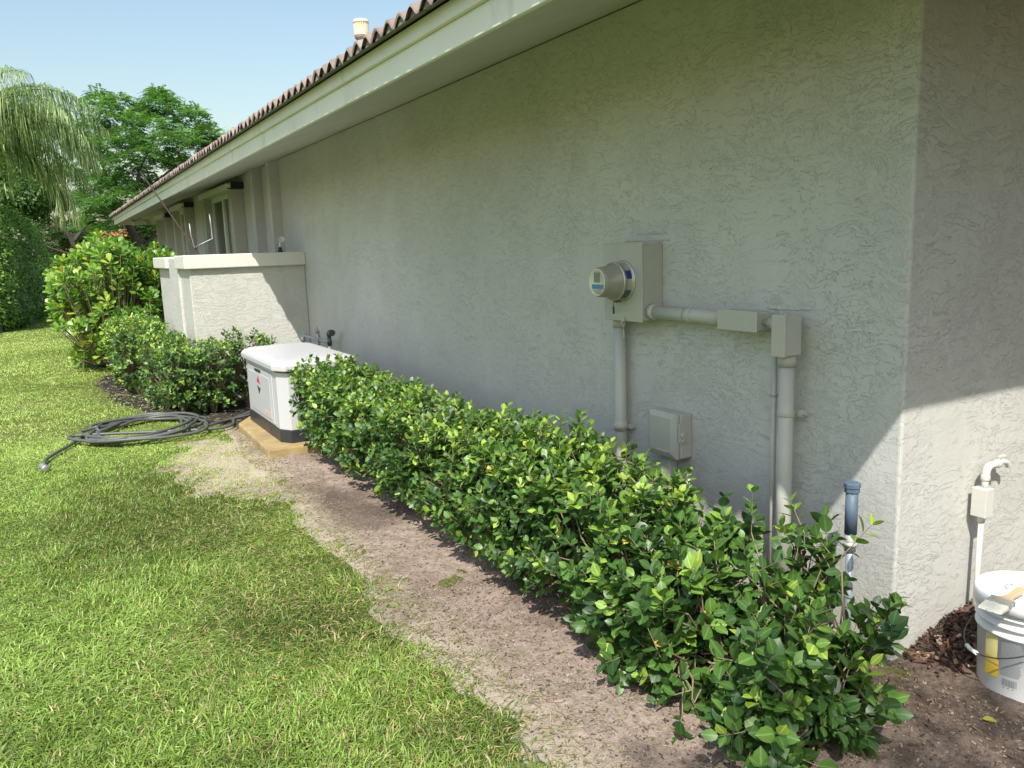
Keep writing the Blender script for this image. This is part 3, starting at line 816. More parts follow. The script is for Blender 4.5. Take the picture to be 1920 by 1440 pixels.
b = MB(); b.lathe((gx, 6.20, .635), (0, 0, 1), [(.024, 0), (.024, .05), (.020, .06), (.020, .10), (.026, .11)], 14)
b.tube(smooth_path([(gx, 6.20, .735), (gx, 6.195, .762), (gx, 6.16, .772), (gx, 6.12, .770)], 5), .026, 14); b.lathe((gx, 6.125, .770), (0, -1, 0), [(.032, 0), (.032, .03)], 14)
b.build('elbow', M['wire'], gp)

# ================================================================== HOSE
hz = .03
def on(px, py, z=hz):
    q = at_z(px, py, z); return (q[0], q[1], z)
hs = thing('garden_hose', tuple(at_z(260, 815, 0)), 'coiled dark rubber hose lying on the lawn edge with loose nozzle end', 'hose')
ctr = np.array(at_z(275, 812, 0))
path = [on(82, 872), on(86, 862), on(100, 852), on(130, 835), on(160, 818)]
loops = [  # (a, b, dx, dy, turn, z)
    (.50, .80, 0, 0, 0, .030), (.46, .74, .03, .05, .2, .045), (.53, .70, -.02, .02, -.1, .060), (.43, .78, .06, -.05, .25, .040), (.50, .62, .04, .03, .1, .065), (.40, .84, .08, .06, -.05, .05)]
pts = [np.array(p) for p in path]
ax_long = norm(np.array(at_z(410, 803, 0))-np.array(at_z(150, 812, 0))); ax_sh = np.array([-ax_long[1], ax_long[0], 0])
La = np.linalg.norm(np.array(at_z(408, 805, 0))-np.array(at_z(150, 812, 0)))/2
Lb = np.linalg.norm(np.array(at_z(262, 790, 0))-np.array(at_z(255, 840, 0)))/2
for k, (a, bb, dx, dy, tw, zz) in enumerate(loops):
    for j in range(14):
        ph = math.pi+2*math.pi*j/14+tw
        f = .86+.14*math.sin(3*ph+k*1.3)
        ra = La*(.72+.06*k)*f*(.9+.1*math.cos(ph)) if k != 2 else La*.70*f
        q = ctr+ax_long*(ra*math.cos(ph)+dx*.6-.06)-ax_sh*(Lb*(.78+.1*((k*37) % 3)/2)*math.sin(ph)+dy*.5)
        q[2] = zz+.02*math.sin(ph*2+k)**2; pts.append(q)
pts += [np.array(on(408, 803, .04)), np.array(on(440, 784, .03)), np.array(on(470, 772, .03)), np.array([-.70, 6.66, .03]), np.array([-.3, 6.75, .03])]
b = MB(); b.tube(smooth_path(pts, 5), .0135, 10); b.build('hose', M['hose'], hs)
b = MB(); b.tube(smooth_path([np.array(on(372, 803, .06)), np.array(on(400, 795, .05)), np.array(on(425, 788, .03)), np.array(on(470, 777, .03)), np.array([-.72, 6.50, .03])], 6), .0130, 10); b.build('hose', M['hose'], hs)
p0, p1 = np.array(on(80, 874, .035)), np.array(on(92, 884, .03))
b = MB(); d = norm(p1-p0); b.lathe(tuple(p0-d*.02), tuple(d), [(.022, 0), (.026, .01), (.026, .04), (.018, .05), (.018, .08), (.028, .085), (.028, .115), (.02, .12), (.001, .12)], 14)
b.build('nozzle', M['dullsteel'], hs)

# rusty pole with a bent steel bracket behind the garden wall
Yp = 8.35
def Pq(px, py, y=Yp): return tuple(at_y(px, py, y))
rp = thing('pole', Pq(400, 478), 'thin rusty pole with bent steel bracket leaning behind the garden wall', 'pole')
b = MB(); q0 = np.array(at_y(263, 322, 9.1)); q1 = np.array(at_y(364, 464, Yp)); q2 = np.array(at_y(400, 500, 8.1)); q2b = q1+(q1-q0)*.75
b.tube([tuple(q0), tuple(q0*.5+q1*.5), tuple(q1), tuple(q2b)], [.008, .009, .010, .011], 8); b.build('shaft', M['rust'], rp)
b = MB(); b.tube([Pq(355, 419, 8.3), Pq(358, 440, 8.3), Pq(364.5, 464, 8.3), Pq(380, 456.5, 8.3), Pq(398.5, 447.5, 8.3), Pq(396, 425, 8.3), Pq(392.5, 400, 8.3)], .0075, 8); b.build('bracket', M['dullsteel'], rp)

# ================================================================== BUCKET AND BRUSH
bx, by, bz = .205, -.350, -.012
bk = thing('bucket', (bx, by, bz), 'white plastic paint bucket with lid and yellow label by the end wall', 'bucket')
b = MB(); b.lathe((bx, by, bz), (0, 0, 1), [(.126, .004), (.132, .0), (.133, .006), (.1415, .235), (.150, .238), (.150, .244), (.143, .248), (.1435, .268), (.152, .271), (.152, .277), (.1445, .281), (.145, .300), (.154, .303), (.154, .309), (.146, .313), (.147, .335), (.147, .35)], 72)
body = b.build('body', M['white'], bk)
b = MB(); b.lathe((bx, by, bz), (0, 0, 1), [(.148, .318), (.158, .320), (.1595, .352), (.1575, .366), (.152, .371), (.146, .370), (.143, .362), (.139, .357), (.120, .356), (.117, .352), (.062, .352), (.058, .357), (.050, .358), (.047, .352), (.001, .352)], 72, cap=False)
b.build('lid', M['lid'], bk)
def cyl(u, z, out=.0012):
    """u metres along the circumference (0 = towards the camera-left), z height"""
    r0 = .133+(.1415-.133)*(z-.006)/.229+out
    a = R(212)+u/.137
    return (bx+r0*math.cos(a), by+r0*math.sin(a), bz+z)
def patch(b, u0, u1, z0, z1, out=.0012, n=10, skew=0.0):
    v = []
    for k in range(n+1):
        u = u0+(u1-u0)*k/n
        v += [cyl(u, z0+skew*(k/n), out), cyl(u, z1+skew*(k/n), out)]
    b.add(v, [(2*k, 2*k+2, 2*k+3, 2*k+1) for k in range(n)], True)
# camera sees angle a from about 150 deg (left limb) round to 300 deg
b = MB(); patch(b, -.135, -.082, .085, .128); patch(b, -.135, -.082, .132, .150); b.mat(1); patch(b, -.135, -.088, .151, .232); b.build('label_band', [M['yellow'], M['paleyellow']], body)
b = MB()
for k in range(22): patch(b, -.076, -.012-.01*random.random(), .105+k*.0056, .1082+k*.0056)
b.build('label_print', M['ink'], body)
b = MB(); u = -.070
while u < -.026:
    w = random.choice((.0009, .0014, .0021)); patch(b, u, u+w, .068, .094, n=1); u += w+random.choice((.0009, .0014, .0019))
for k in range(3): patch(b, -.066+k*.014, -.061+k*.014, .060, .064, n=1)
b.build('barcode', M['ink'], body)
b = MB(); patch(b, .022, .082, .176, .212); b.build('yellow_patch', M['paleyellow'], body)
b = MB(); u = -.006
while u < .045:
    h = random.uniform(.010, .026); patch(b, u, u+.0012, .168, .168+h, .0018, 1); u += random.uniform(.0025, .0045)
b.build('label_writing', M['ink'], body)
def text_on_bucket(name, s, size, u, z, mat):
    cu = bpy.data.curves.new('lettering', 'FONT'); cu.body = s; cu.size = size; cu.resolution_u = 3
    ob = bpy.data.objects.new('lettering', cu); COL.objects.link(ob)
    dg = bpy.context.evaluated_depsgraph_get(); dg.update()
    me = ob.evaluated_get(dg).to_mesh()
    v = [cyl(u+q.co.x, z+q.co.y, .0020) for q in me.vertices]; f = [tuple(p.vertices) for p in me.polygons]
    ob.evaluated_get(dg).to_mesh_clear(); bpy.data.objects.remove(ob); bpy.data.curves.remove(cu)
    m2 = bpy.data.meshes.new(name); m2.from_pydata(v, [], f); m2.update(); m2.validate()
    return link_mesh(name, m2, mat, body)
text_on_bucket('lettering', 'W', .022, .098, .150, M['red'])
text_on_bucket('lettering', 'C', .022, .098, .130, M['red'])
text_on_bucket('lettering', 'NO', .014, .088, .022, M['red'])
b = MB(); patch(b, .0915, .0930, .036, .172, .0018, 1); patch(b, .0915, .19, .0350, .0365, .0018); b.build('warning_frame', M['red'], body)
b = MB()
for k in range(17): patch(b, .096, .16, .040+k*.0048, .0425+k*.0048, .0018)
b.build('warning_text', M['pink'], body)
# handle: ear and wire bail with grip
def ring_pt(a, r, z): return (bx+r*math.cos(a), by+r*math.sin(a), bz+z)
ea = R(212)+.062/.137
b = MB(); c_ = ring_pt(ea, .150, .252); ax = (math.cos(ea), math.sin(ea), 0); tn = (-math.sin(ea), math.cos(ea), 0)
b.obox(ring_pt(ea, .154, .258), ax, tn, (0, 0, 1), .009, .032, .036); b.lathe(ring_pt(ea, .163, .262), ax, [(.014, 0), (.012, .005), (.005, .006), (.001, .006)], 16)
b.build('handle_ear', M['white'], bk, bevel=.006)
a1 = ea-math.pi
pth = [ring_pt(ea, .168, .262)]
for k in range(1, 12):
    f = k/12; a = ea-f*math.pi
    pth.append(ring_pt(a, .168+.012*math.sin(math.pi*f), .262-.105*math.sin(math.pi*f)))
pth.append(ring_pt(a1, .168, .262))
hd = MB(); hd.tube(smooth_path(pth, 4), .0022, 8); hw = hd.build('handle', M['wire'], bk)
gm = MB(); gp_ = smooth_path(pth, 4); gm.tube(gp_[21:27], .0072, 12); gm.build('grip', M['white'], hw)
b = MB(); b.tube(smooth_path([(bx-.02, by+.06, bz+.3535), (bx-.005, by+.075, bz+.3535), (bx+.02, by+.078, bz+.3535), (bx+.03, by+.066, bz+.3535), (bx+.005, by+.056, bz+.3535), (bx-.02, by+.06, bz+.3535)], 5), .0010, 5)
b.tube(smooth_path([(bx+.05, by+.055, bz+.3535), (bx+.07, by+.05, bz+.3535), (bx+.06, by+.035, bz+.3535), (bx+.085, by+.03, bz+.3535)], 5), .0010, 5)
b.build('pen_marks', M['deep_blue'], bk)

br = thing('paint_brush', (bx-.04, by, bz+.372), 'paint caked brush with wooden handle lying across the bucket lid', 'paint brush')
tipc = at_z(1855, 1146, bz+.374); hnd = at_z(1920, 1105, bz+.376)
d = norm(np.array([hnd[0]-tipc[0], hnd[1]-tipc[1], 0])); s_ = np.array([-d[1], d[0], 0]); up = np.array([0, 0, 1.0])
def bp(l, w, h): return tuple(np.array([tipc[0], tipc[1], bz+.372])+d*l+s_*w+up*h)
b = MB()
nb = 13
for k in range(nb):
    w0 = -.034+.068*k/nb; w1 = w0+.068/nb*1.25; l0 = random.uniform(-.004, .006); hh = random.uniform(.011, .015)
    b.add([bp(l0, w0, .001), bp(l0, w1, .001), bp(l0+.004, w1, hh*.55), bp(l0+.004, w0, hh*.55), bp(.056, w0, .001), bp(.056, w1, .001), bp(.056, w1, hh), bp(.056, w0, hh)],
          [(0, 1, 2, 3), (4, 7, 6, 5), (0, 4, 5, 1), (1, 5, 6, 2), (2, 6, 7, 3), (3, 7, 4, 0)])
b.build('bristles', M['bristle'], br)
b = MB(); b.prism([bp(.055, -.036, 0), bp(.055, .036, 0), bp(.100, .034, 0), bp(.100, -.034, 0)], (0, 0, .017))
for l in (.064, .092): b.prism([bp(l, -.037, -.0005), bp(l, .037, -.0005), bp(l+.004, .037, -.0005), bp(l+.004, -.037, -.0005)], (0, 0, .019))
b.build('ferrule', M['ferrule'], br, bevel=.002)
b = MB(); prof = [(.100, .030), (.112, .024), (.125, .0145), (.15, .0115), (.19, .013), (.225, .0155), (.238, .012), (.242, .006)]
b.prism([bp(l, w, .002) for l, w in prof]+[bp(l, -w, .002) for l, w in prof[::-1]], (0, 0, .013)); b.build('handle', M['wood'], br, bevel=.004, seg=3)
#@@VEG
# ================================================================== FOLIAGE HELPERS
LEAF = dict(t=[0, .14, .42, .74, 1.0], h=[0, .30, .50, .38, 0], curl=.18, fold=.15)
PADDLE = dict(t=[0, .25, .6, .88, 1.0], h=[0, .16, .40, .40, 0], curl=.10, fold=.10)
NARROW = dict(t=[0, .5, 1.0], h=[0, .5, 0], curl=.18, fold=.0)
OVAL = dict(t=[0, .4, 1.0], h=[0, .5, 0], curl=.12, fold=.12)
MIDMAP = {}
def leaves(orig, d, nrm, length, width, tmpl):
    """returns verts (N*k,3), tris, quads for N leaves; width is a ratio of the length"""
    N = len(orig); d = norm(d); side = norm(np.cross(d, nrm)); up = np.cross(side, d)
    t, h = tmpl['t'], tmpl['h']; k = len(t)
    length = np.broadcast_to(np.asarray(length, float), (N,)); width = np.broadcast_to(np.asarray(width, float), (N,))
    V = []; idx = []
    curl = tmpl['curl']*(.4+1.2*rng.random(N)); fold = tmpl['fold']*(.3+1.4*rng.random(N))
    for i in range(k):
        c = orig+d*(length*t[i])[:, None]-up*(length*curl*t[i]**2)[:, None]
        if h[i] == 0:
            idx.append((len(V),)); V.append(c)
        else:
            wv = side*(length*width*h[i])[:, None]; fv = up*(length*width*h[i]*fold)[:, None]
            idx.append((len(V), len(V)+1, len(V)+2)); V += [c-wv+fv, c, c+wv+fv]
    per = len(V); V = np.stack(V, 1).reshape(-1, 3)
    global MIDS
    MIDS = np.zeros(per); MIDS[[q for a in idx if len(a) == 3 for q in (a[0], a[2])]] = 1.0
    MIDMAP[(tuple(tmpl['t']), per)] = MIDS
    T, Q = [], []
    for i in range(k-1):
        a, b2 = idx[i], idx[i+1]
        if len(a) == 1 and len(b2) == 3: T += [(a[0], b2[1], b2[0]), (a[0], b2[2], b2[1])]
        elif len(a) == 3 and len(b2) == 3: Q += [(a[0], a[1], b2[1], b2[0]), (a[1], a[2], b2[2], b2[1])]
        elif len(a) == 3 and len(b2) == 1: T += [(a[0], a[1], b2[0]), (a[1], a[2], b2[0])]
    off = (np.arange(N)*per)[:, None, None]
    T = (np.array(T)[None]+off).reshape(-1, 3); Q = (np.array(Q)[None]+off).reshape(-1, 4) if Q else None
    return V, T, Q, per
def leaf_object(name, parts, mat, parent=None, origin=None):
    """parts: list of (V,T,Q,per,tint)"""
    VV, TT, QQ, CC, MM = [], [], [], [], []; b0 = 0
    mids = {per: m_ for (t_, per), m_ in MIDMAP.items()}
    for V, T, Q, per, tint in parts:
        MM.append(np.tile(mids.get(per, np.ones(per)), len(V)//per))
        VV.append(V); TT.append(T+b0)
        if Q is not None: QQ.append(Q+b0)
        CC.append(np.repeat(tint, per)); b0 += len(V)
    me = np_mesh(name, np.concatenate(VV), np.concatenate(TT), np.concatenate(QQ) if QQ else None, np.clip(np.concatenate(CC), 0, 1))
    at = me.attributes.new('mid', 'FLOAT', 'POINT'); at.data.foreach_set('value', np.concatenate(MM).astype(np.float32))
    return link_mesh(name, me, mat, parent, origin)
def sticks(A, B, r0, r1, n=4):
    """tapered prisms from A to B"""
    N = len(A); d = norm(B-A); u = np.cross(d, np.array([.31, .22, .93])); u = norm(u); w = np.cross(d, u); V = []
    r0 = np.broadcast_to(np.asarray(r0, float), (N,)); r1 = np.broadcast_to(np.asarray(r1, float), (N,))
    for P, r in ((A, r0), (B, r1)):
        for j in range(n):
            t = 2*math.pi*j/n; V.append(P+(u*math.cos(t)+w*math.sin(t))*r[:, None])
    V = np.stack(V, 1).reshape(-1, 3)
    Q = np.array([(j, (j+1) % n, n+(j+1) % n, n+j) for j in range(n)])[None]+(np.arange(N)*2*n)[:, None, None]
    return V, Q.reshape(-1, 4)
def rand_dirs(n):
    return norm(rng.normal(size=(n, 3)))

def shrub(name, label, cat, boxes, ntwig, leaf_len, mat, stems, group=None, pairs=4, tw=(.06, .13), width=.62, tmpl=LEAF, gap=.30, ang=(68, 32),
          tintf=None, bias=5.0, lump=.07, young=.10, seed=0, low=.25, freq=7, topthin=0.0, tb=.22):
    """clipped or loose shrub: twigs carrying pairs of leaves fill the boxes (x0,x1,y0,y1,z0,z1,weight), stems run from the ground to them"""
    vol = np.array([bx_[6] for bx_ in boxes], float); vol /= vol.sum()
    P, Nn, Hh = [], [], []
    for bx_, f in zip(boxes, vol):
        n = int(ntwig*f*3.6)
        q = rng.uniform(-1, 1, (n, 3)); mx = np.abs(q).max(1, keepdims=True)
        r = rng.random((n, 1))**(1/bias)
        q = q/np.maximum((np.abs(q)**5).sum(1, keepdims=True)**.2, 1e-6)*r
        c = np.array([(bx_[0]+bx_[1])/2, (bx_[2]+bx_[3])/2, (bx_[4]+bx_[5])/2]); hf = np.array([bx_[1]-bx_[0], bx_[3]-bx_[2], bx_[5]-bx_[4]])/2
        nn = norm(np.sign(q)*np.abs(q)**3/hf)
        p = c+q*hf
        p = p+nn*((fbm(p*5.5+seed, 3)-.5)*2*lump)[:, None]
        keep = (fbm(p*freq+seed+31, 2) > gap) & (rng.random(n) < np.clip(low+(1-low)*(q[:, 2]+1)/.9, 0, 1)) & (p[:, 2] > .02)
        keep &= rng.random(n) > topthin*np.clip(q[:, 2]*1.6+.3, 0, 1)
        keep &= np.argsort(np.argsort(rng.random(n)+(~keep)*9)) < ntwig*f
        P.append(p[keep]); Nn.append(nn[keep]); Hh.append(q[keep, 2])
    P, Nn, Hh = np.concatenate(P), np.concatenate(Nn), np.concatenate(Hh)
    T = len(P)
    D = norm(Nn*.75+np.array([0, 0, .65])+rand_dirs(T)*.65)
    L = rng.uniform(tw[0], tw[1], T)
    B = P-D*L[:, None]*.6
    U = norm(np.cross(D, rand_dirs(T))); W = np.cross(D, U)
    young_t = rng.random(T) < young
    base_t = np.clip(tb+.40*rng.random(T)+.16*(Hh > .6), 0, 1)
    parts = []
    for j in range(pairs):
        t = .18+.82*j/(pairs-1)
        a = j*math.pi/2+rng.normal(0, .25, T); aa = R(ang[0]+(ang[1]-ang[0])*j/(pairs-1))
        for s in (1, -1):
            rad = s*(U*np.cos(a)[:, None]+W*np.sin(a)[:, None])
            ld = norm(rad*math.sin(aa)+D*math.cos(aa)+rand_dirs(T)*.22)
            nm = norm(D-ld*(D*ld).sum(1)[:, None]+rand_dirs(T)*.18+np.array([0, 0, .35]))
            ln = leaf_len*rng.uniform(.62, 1.12, T)*(1.0-.28*abs(j/(pairs-1)-.5)*2*(j > 1))
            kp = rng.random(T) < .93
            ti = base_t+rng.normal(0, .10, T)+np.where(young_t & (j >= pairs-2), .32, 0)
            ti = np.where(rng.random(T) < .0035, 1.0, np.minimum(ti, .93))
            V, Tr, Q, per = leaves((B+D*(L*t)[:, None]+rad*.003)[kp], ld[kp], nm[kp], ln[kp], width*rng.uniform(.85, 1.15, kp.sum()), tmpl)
            parts.append((V, Tr, Q, per, ti[kp]))
    x = np.mean([s_[0] for s_ in stems]); y = np.mean([s_[1] for s_ in stems])
    root = thing(name, (x, y, 0), label, cat, group)
    leaf_object('foliage', parts, mat, root)
    # stems: trunk forks, branches to every few twigs, and the twigs themselves
    S = np.array(stems); SV, SQ, b0 = [], [], 0
    V, Q = sticks(B, B+D*L[:, None], .0026, .0012, 3); SV.append(V); SQ.append(Q); b0 += len(V)
    pick = rng.random(T) < min(1, 900/T)
    Bp = B[pick]
    own = ((Bp[:, None, :2]-S[None, :, :2])**2).sum(-1).argmin(1)
    base = np.concatenate([S[own][:, :2], np.full((len(Bp), 1), -.03)], 1)
    fork = base*.45+Bp*.55; fork[:, 2] = np.minimum(.06+Bp[:, 2]*.42+rng.uniform(-.03, .05, len(Bp)), Bp[:, 2]); fork[:, :2] += rng.normal(0, .02, (len(Bp), 2))
    first = np.zeros(len(Bp), bool); 
    for k in range(len(S)):
        ii = np.where(own == k)[0][:7]; first[ii] = True
    V, Q = sticks(base[first], fork[first], .011, .006, 6); SV.append(V); SQ.append(Q+b0); b0 += len(V)
    # other branches leave from one of the forks of their stem
    ff = np.where(first)[0]
    d2 = ((fork[:, None]-fork[ff][None])**2).sum(-1); near = ff[d2.argmin(1)]
    mid = fork[near]*.5+Bp*.5+rng.normal(0, .018, Bp.shape)
    V, Q = sticks(fork[near], mid, .0058, .0042, 5); SV.append(V); SQ.append(Q+b0); b0 += len(V)
    V, Q = sticks(mid, Bp, .0042, .0026, 4); SV.append(V); SQ.append(Q+b0); b0 += len(V)
    link_mesh('stems', np_mesh('stems', np.concatenate(SV), quads=np.concatenate(SQ)), M['twig'], root)
    return root

# ================================================================== HEDGES AND SHRUBS
rng = np.random.default_rng(11)
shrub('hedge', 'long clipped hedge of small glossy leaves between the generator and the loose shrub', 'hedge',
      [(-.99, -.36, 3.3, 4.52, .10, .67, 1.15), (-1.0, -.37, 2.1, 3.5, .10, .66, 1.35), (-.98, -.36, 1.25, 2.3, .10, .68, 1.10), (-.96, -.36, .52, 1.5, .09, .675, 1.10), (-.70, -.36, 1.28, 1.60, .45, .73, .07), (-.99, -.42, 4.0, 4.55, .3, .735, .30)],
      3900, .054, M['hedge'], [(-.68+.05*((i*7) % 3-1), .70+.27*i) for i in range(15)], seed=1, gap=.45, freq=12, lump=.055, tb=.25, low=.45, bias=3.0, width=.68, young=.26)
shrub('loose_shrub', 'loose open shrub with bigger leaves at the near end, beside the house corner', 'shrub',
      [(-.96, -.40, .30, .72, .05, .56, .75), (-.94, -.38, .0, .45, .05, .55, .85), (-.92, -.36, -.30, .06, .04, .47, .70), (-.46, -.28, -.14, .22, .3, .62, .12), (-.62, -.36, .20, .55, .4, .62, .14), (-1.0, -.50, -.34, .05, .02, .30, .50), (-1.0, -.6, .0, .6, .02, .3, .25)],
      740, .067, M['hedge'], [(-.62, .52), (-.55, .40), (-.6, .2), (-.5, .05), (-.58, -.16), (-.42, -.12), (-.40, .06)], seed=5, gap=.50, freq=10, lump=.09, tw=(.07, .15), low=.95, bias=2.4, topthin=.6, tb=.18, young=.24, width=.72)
rng = np.random.default_rng(12)
shrub('clipped_shrub', 'clipped dark green shrub at the corner of the garden wall, behind the coiled hose', 'shrub',
      [(-1.68, -1.0, 6.48, 7.15, .06, .74, 1.0), (-1.76, -1.30, 7.0, 7.95, .06, .77, .9)], 1050, .056, M['hedge'], [(-1.5, 6.7), (-1.2, 6.7), (-1.6, 7.2), (-1.6, 7.6)], seed=9, lump=.05, young=.36, gap=.44, freq=11, bias=3, low=.7)
shrub('small_shrub', 'sparse small shrub between the generator and the garden wall', 'shrub',
      [(-1.02, -.55, 6.72, 7.2, .1, .74, 1.0)], 190, .056, M['hedge'], [(-.82, 6.95), (-.72, 7.0)], seed=13, gap=.36, lump=.1)
shrub('round_shrub', 'low clipped shrub with twiggy top below the paddle leaved bush', 'shrub',
      [(-1.95, -1.33, 8.4, 9.9, .08, .84, 1.0)], 850, .056, M['hedge'], [(-1.7, 8.6), (-1.65, 9.0), (-1.7, 9.4)], seed=17, lump=.06, young=.42, tb=.3, gap=.42, freq=10, low=.6)
# paddle leaved bush (rosettes of broad leaves on bare stems)
def paddle_bush():
    root = thing('paddle_leaf_bush', (-1.6, 11.6, 0), 'tall bush with broad yellow green paddle leaves left of the garden wall', 'bush')
    n = 1000
    c = np.array([-1.62, 11.7, .92]); hf = np.array([.84, 1.25, .86])
    q = rng.uniform(-1, 1, (n*2, 3)); q = q/np.maximum((np.abs(q)**3).sum(1, keepdims=True)**(1/3), 1e-6)*rng.random((n*2, 1))**(1/3)
    p = c+q*hf; p[:, 2] += .10*np.sin(p[:, 0]*7+1)
    nn = norm(q/hf)
    kp = (fbm(p*3+7, 2) > .34) & (p[:, 2] > .10) & ~((p[:, 0] < -1.95) & (p[:, 2] > .2) & (p[:, 2] < .58)); p, nn = p[kp][:n], nn[kp][:n]
    # a few sprays that stand out above the top and low on the lawn side
    ex = np.array([at_y(235, 468, 11.2), at_y(262, 480, 11.3), at_y(292, 474, 11.0), at_y(286, 490, 11.0), at_y(215, 478, 11.4), at_y(150, 495, 11.6), at_y(112, 498, 11.5), at_y(106, 560, 11.2), at_y(158, 658, 10.9), at_y(172, 645, 10.8)])
    p = np.concatenate([p, ex]); nn = np.concatenate([nn, np.tile([[-.2, -.4, .8]], (len(ex), 1))])
    T = len(p); D = norm(nn*.6+np.array([0, 0, .9])+rand_dirs(T)*.45)
    U = norm(np.cross(D, rand_dirs(T))); W = np.cross(D, U); parts = []
    bt = .32+.48*rng.random(T)+.14*(p[:, 0] < -1.7)
    for j in range(4):
        a = j*math.pi/2+rng.normal(0, .2, T); aa = R([82, 64, 44, 24][j])
        for s in (1, -1):
            rad = s*(U*np.cos(a)[:, None]+W*np.sin(a)[:, None])
            ld = norm(rad*math.sin(aa)+D*math.cos(aa)+rand_dirs(T)*.15)
            nm = norm(D-ld*(D*ld).sum(1)[:, None]+rand_dirs(T)*.12)
            V, Tr, Q, per = leaves(p+D*(.022*j)+rad*.01, ld, nm, rng.uniform(.085, .13, T)*(1-.1*(j == 3)), rng.uniform(.62, .8, T), PADDLE)
            ti = np.where(rng.random(T) < .007, 1.0, np.minimum(bt+rng.normal(0, .1, T)+.08*(j > 1), .95))
            parts.append((V, Tr, Q, per, ti))
    leaf_object('foliage', parts, M['clusia'], root)
    st = np.array([(-1.75, 11.3), (-1.5, 11.6), (-1.6, 12.0), (-1.35, 11.9), (-1.8, 11.9)]); own = ((p[:, None, :2]-st[None])**2).sum(-1).argmin(1)
    base = np.concatenate([st[own], np.zeros((T, 1))], 1); mid = base*.4+p*.6; mid[:, 2] = p[:, 2]*.45
    V1, Q1 = sticks(base[::6], mid[::6], .016, .011, 6); V2, Q2 = sticks(mid, p, .009, .005, 5); V3, Q3 = sticks(p, p+D*.07, .005, .003, 4)
    link_mesh('stems', np_mesh('stems', np.concatenate([V1, V2, V3]), quads=np.concatenate([Q1, Q2+len(V1), Q3+len(V1)+len(V2)])), M['twig'], root)
paddle_bush()
# small white box in the grass beyond the bush
wb = thing('ground_box', tuple(at_z(134, 628, 0)), 'small white box on the lawn edge left of the paddle leaved bush', 'box')
p = at_z(134, 628, 0); b = MB(); b.box(p[0]-.09, p[0]+.09, p[1]-.10, p[1]+.10, -.03, .13); b.build('box', M['white'], wb, bevel=.01)
b = MB(); b.box(p[0]-.10, p[0]+.10, p[1]-.11, p[1]+.11, .131, .16); b.build('lid', M['white'], wb, bevel=.008)

# ================================================================== TALL HEDGE ON THE LEFT
rng = np.random.default_rng(21)
def tall_hedge():
    root = thing('tall_hedge', (-5.0, 22, 0), 'tall dark clipped hedge along the left lawn boundary', 'hedge')
    ang = R(5); ca, sa = math.cos(ang), math.sin(ang); piv = np.array([-2.98, 19.7, 0])
    def tr(q): return np.stack([piv[0]+q[:, 0]*ca+q[:, 1]*sa, piv[1]-q[:, 0]*sa+q[:, 1]*ca, q[:, 2]], 1)
    parts = []
    c = np.array([-2.4, 4.5, 1.42]); hf = np.array([2.4, 4.5, 1.52])
    n = 60000
    q = rng.uniform(-1, 1, (n, 3)); q = q/np.maximum((np.abs(q)**6).sum(1, keepdims=True)**(1/6), 1e-6)
    q *= (1-.10*rng.random((n, 1))**1.5)
    nn = norm(np.sign(q)*np.abs(q)**5/hf); p = c+q*hf
    p = p+nn*((fbm(p*2.2, 3)-.5)*.5+(fbm(p*7, 2)-.5)*.16)[:, None]
    kp = (p[:, 2] > .02) & ~((p[:, 1] > 7.5) & (q[:, 1] > .5)); p, nn = p[kp], nn[kp]
    p, nn = tr(p), tr(nn+piv*0)-piv
    d = norm(nn*.5+np.array([0, 0, -.35])+rand_dirs(len(p))*.8); nm = norm(nn+rand_dirs(len(p))*.5+np.array([0, 0, .5]))
    V, T, Q, per = leaves(p, d, nm, rng.uniform(.065, .11, len(p)), .58, OVAL)
    parts.append((V, T, Q, per, np.clip(.34+.5*fbm(p*1.6, 2)*rng.random(len(p))*1.6+rng.normal(0, .1, len(p)), 0, 1)))
    leaf_object('foliage', parts, M['ficus'], root)
    b = MB(); qq = tr(np.array([(x, y, z) for x in (-4.2, -.55) for y in (.55, 8.3) for z in (-.05, 2.2)]))
    b.add(qq, [(0, 1, 3, 2), (4, 6, 7, 5), (0, 4, 5, 1), (2, 3, 7, 6), (0, 2, 6, 4), (1, 5, 7, 3)]); b.build('dark_core', M['ficus'], root)  # solid core block; shade inside the hedge put in as darkest leaf tone
tall_hedge()

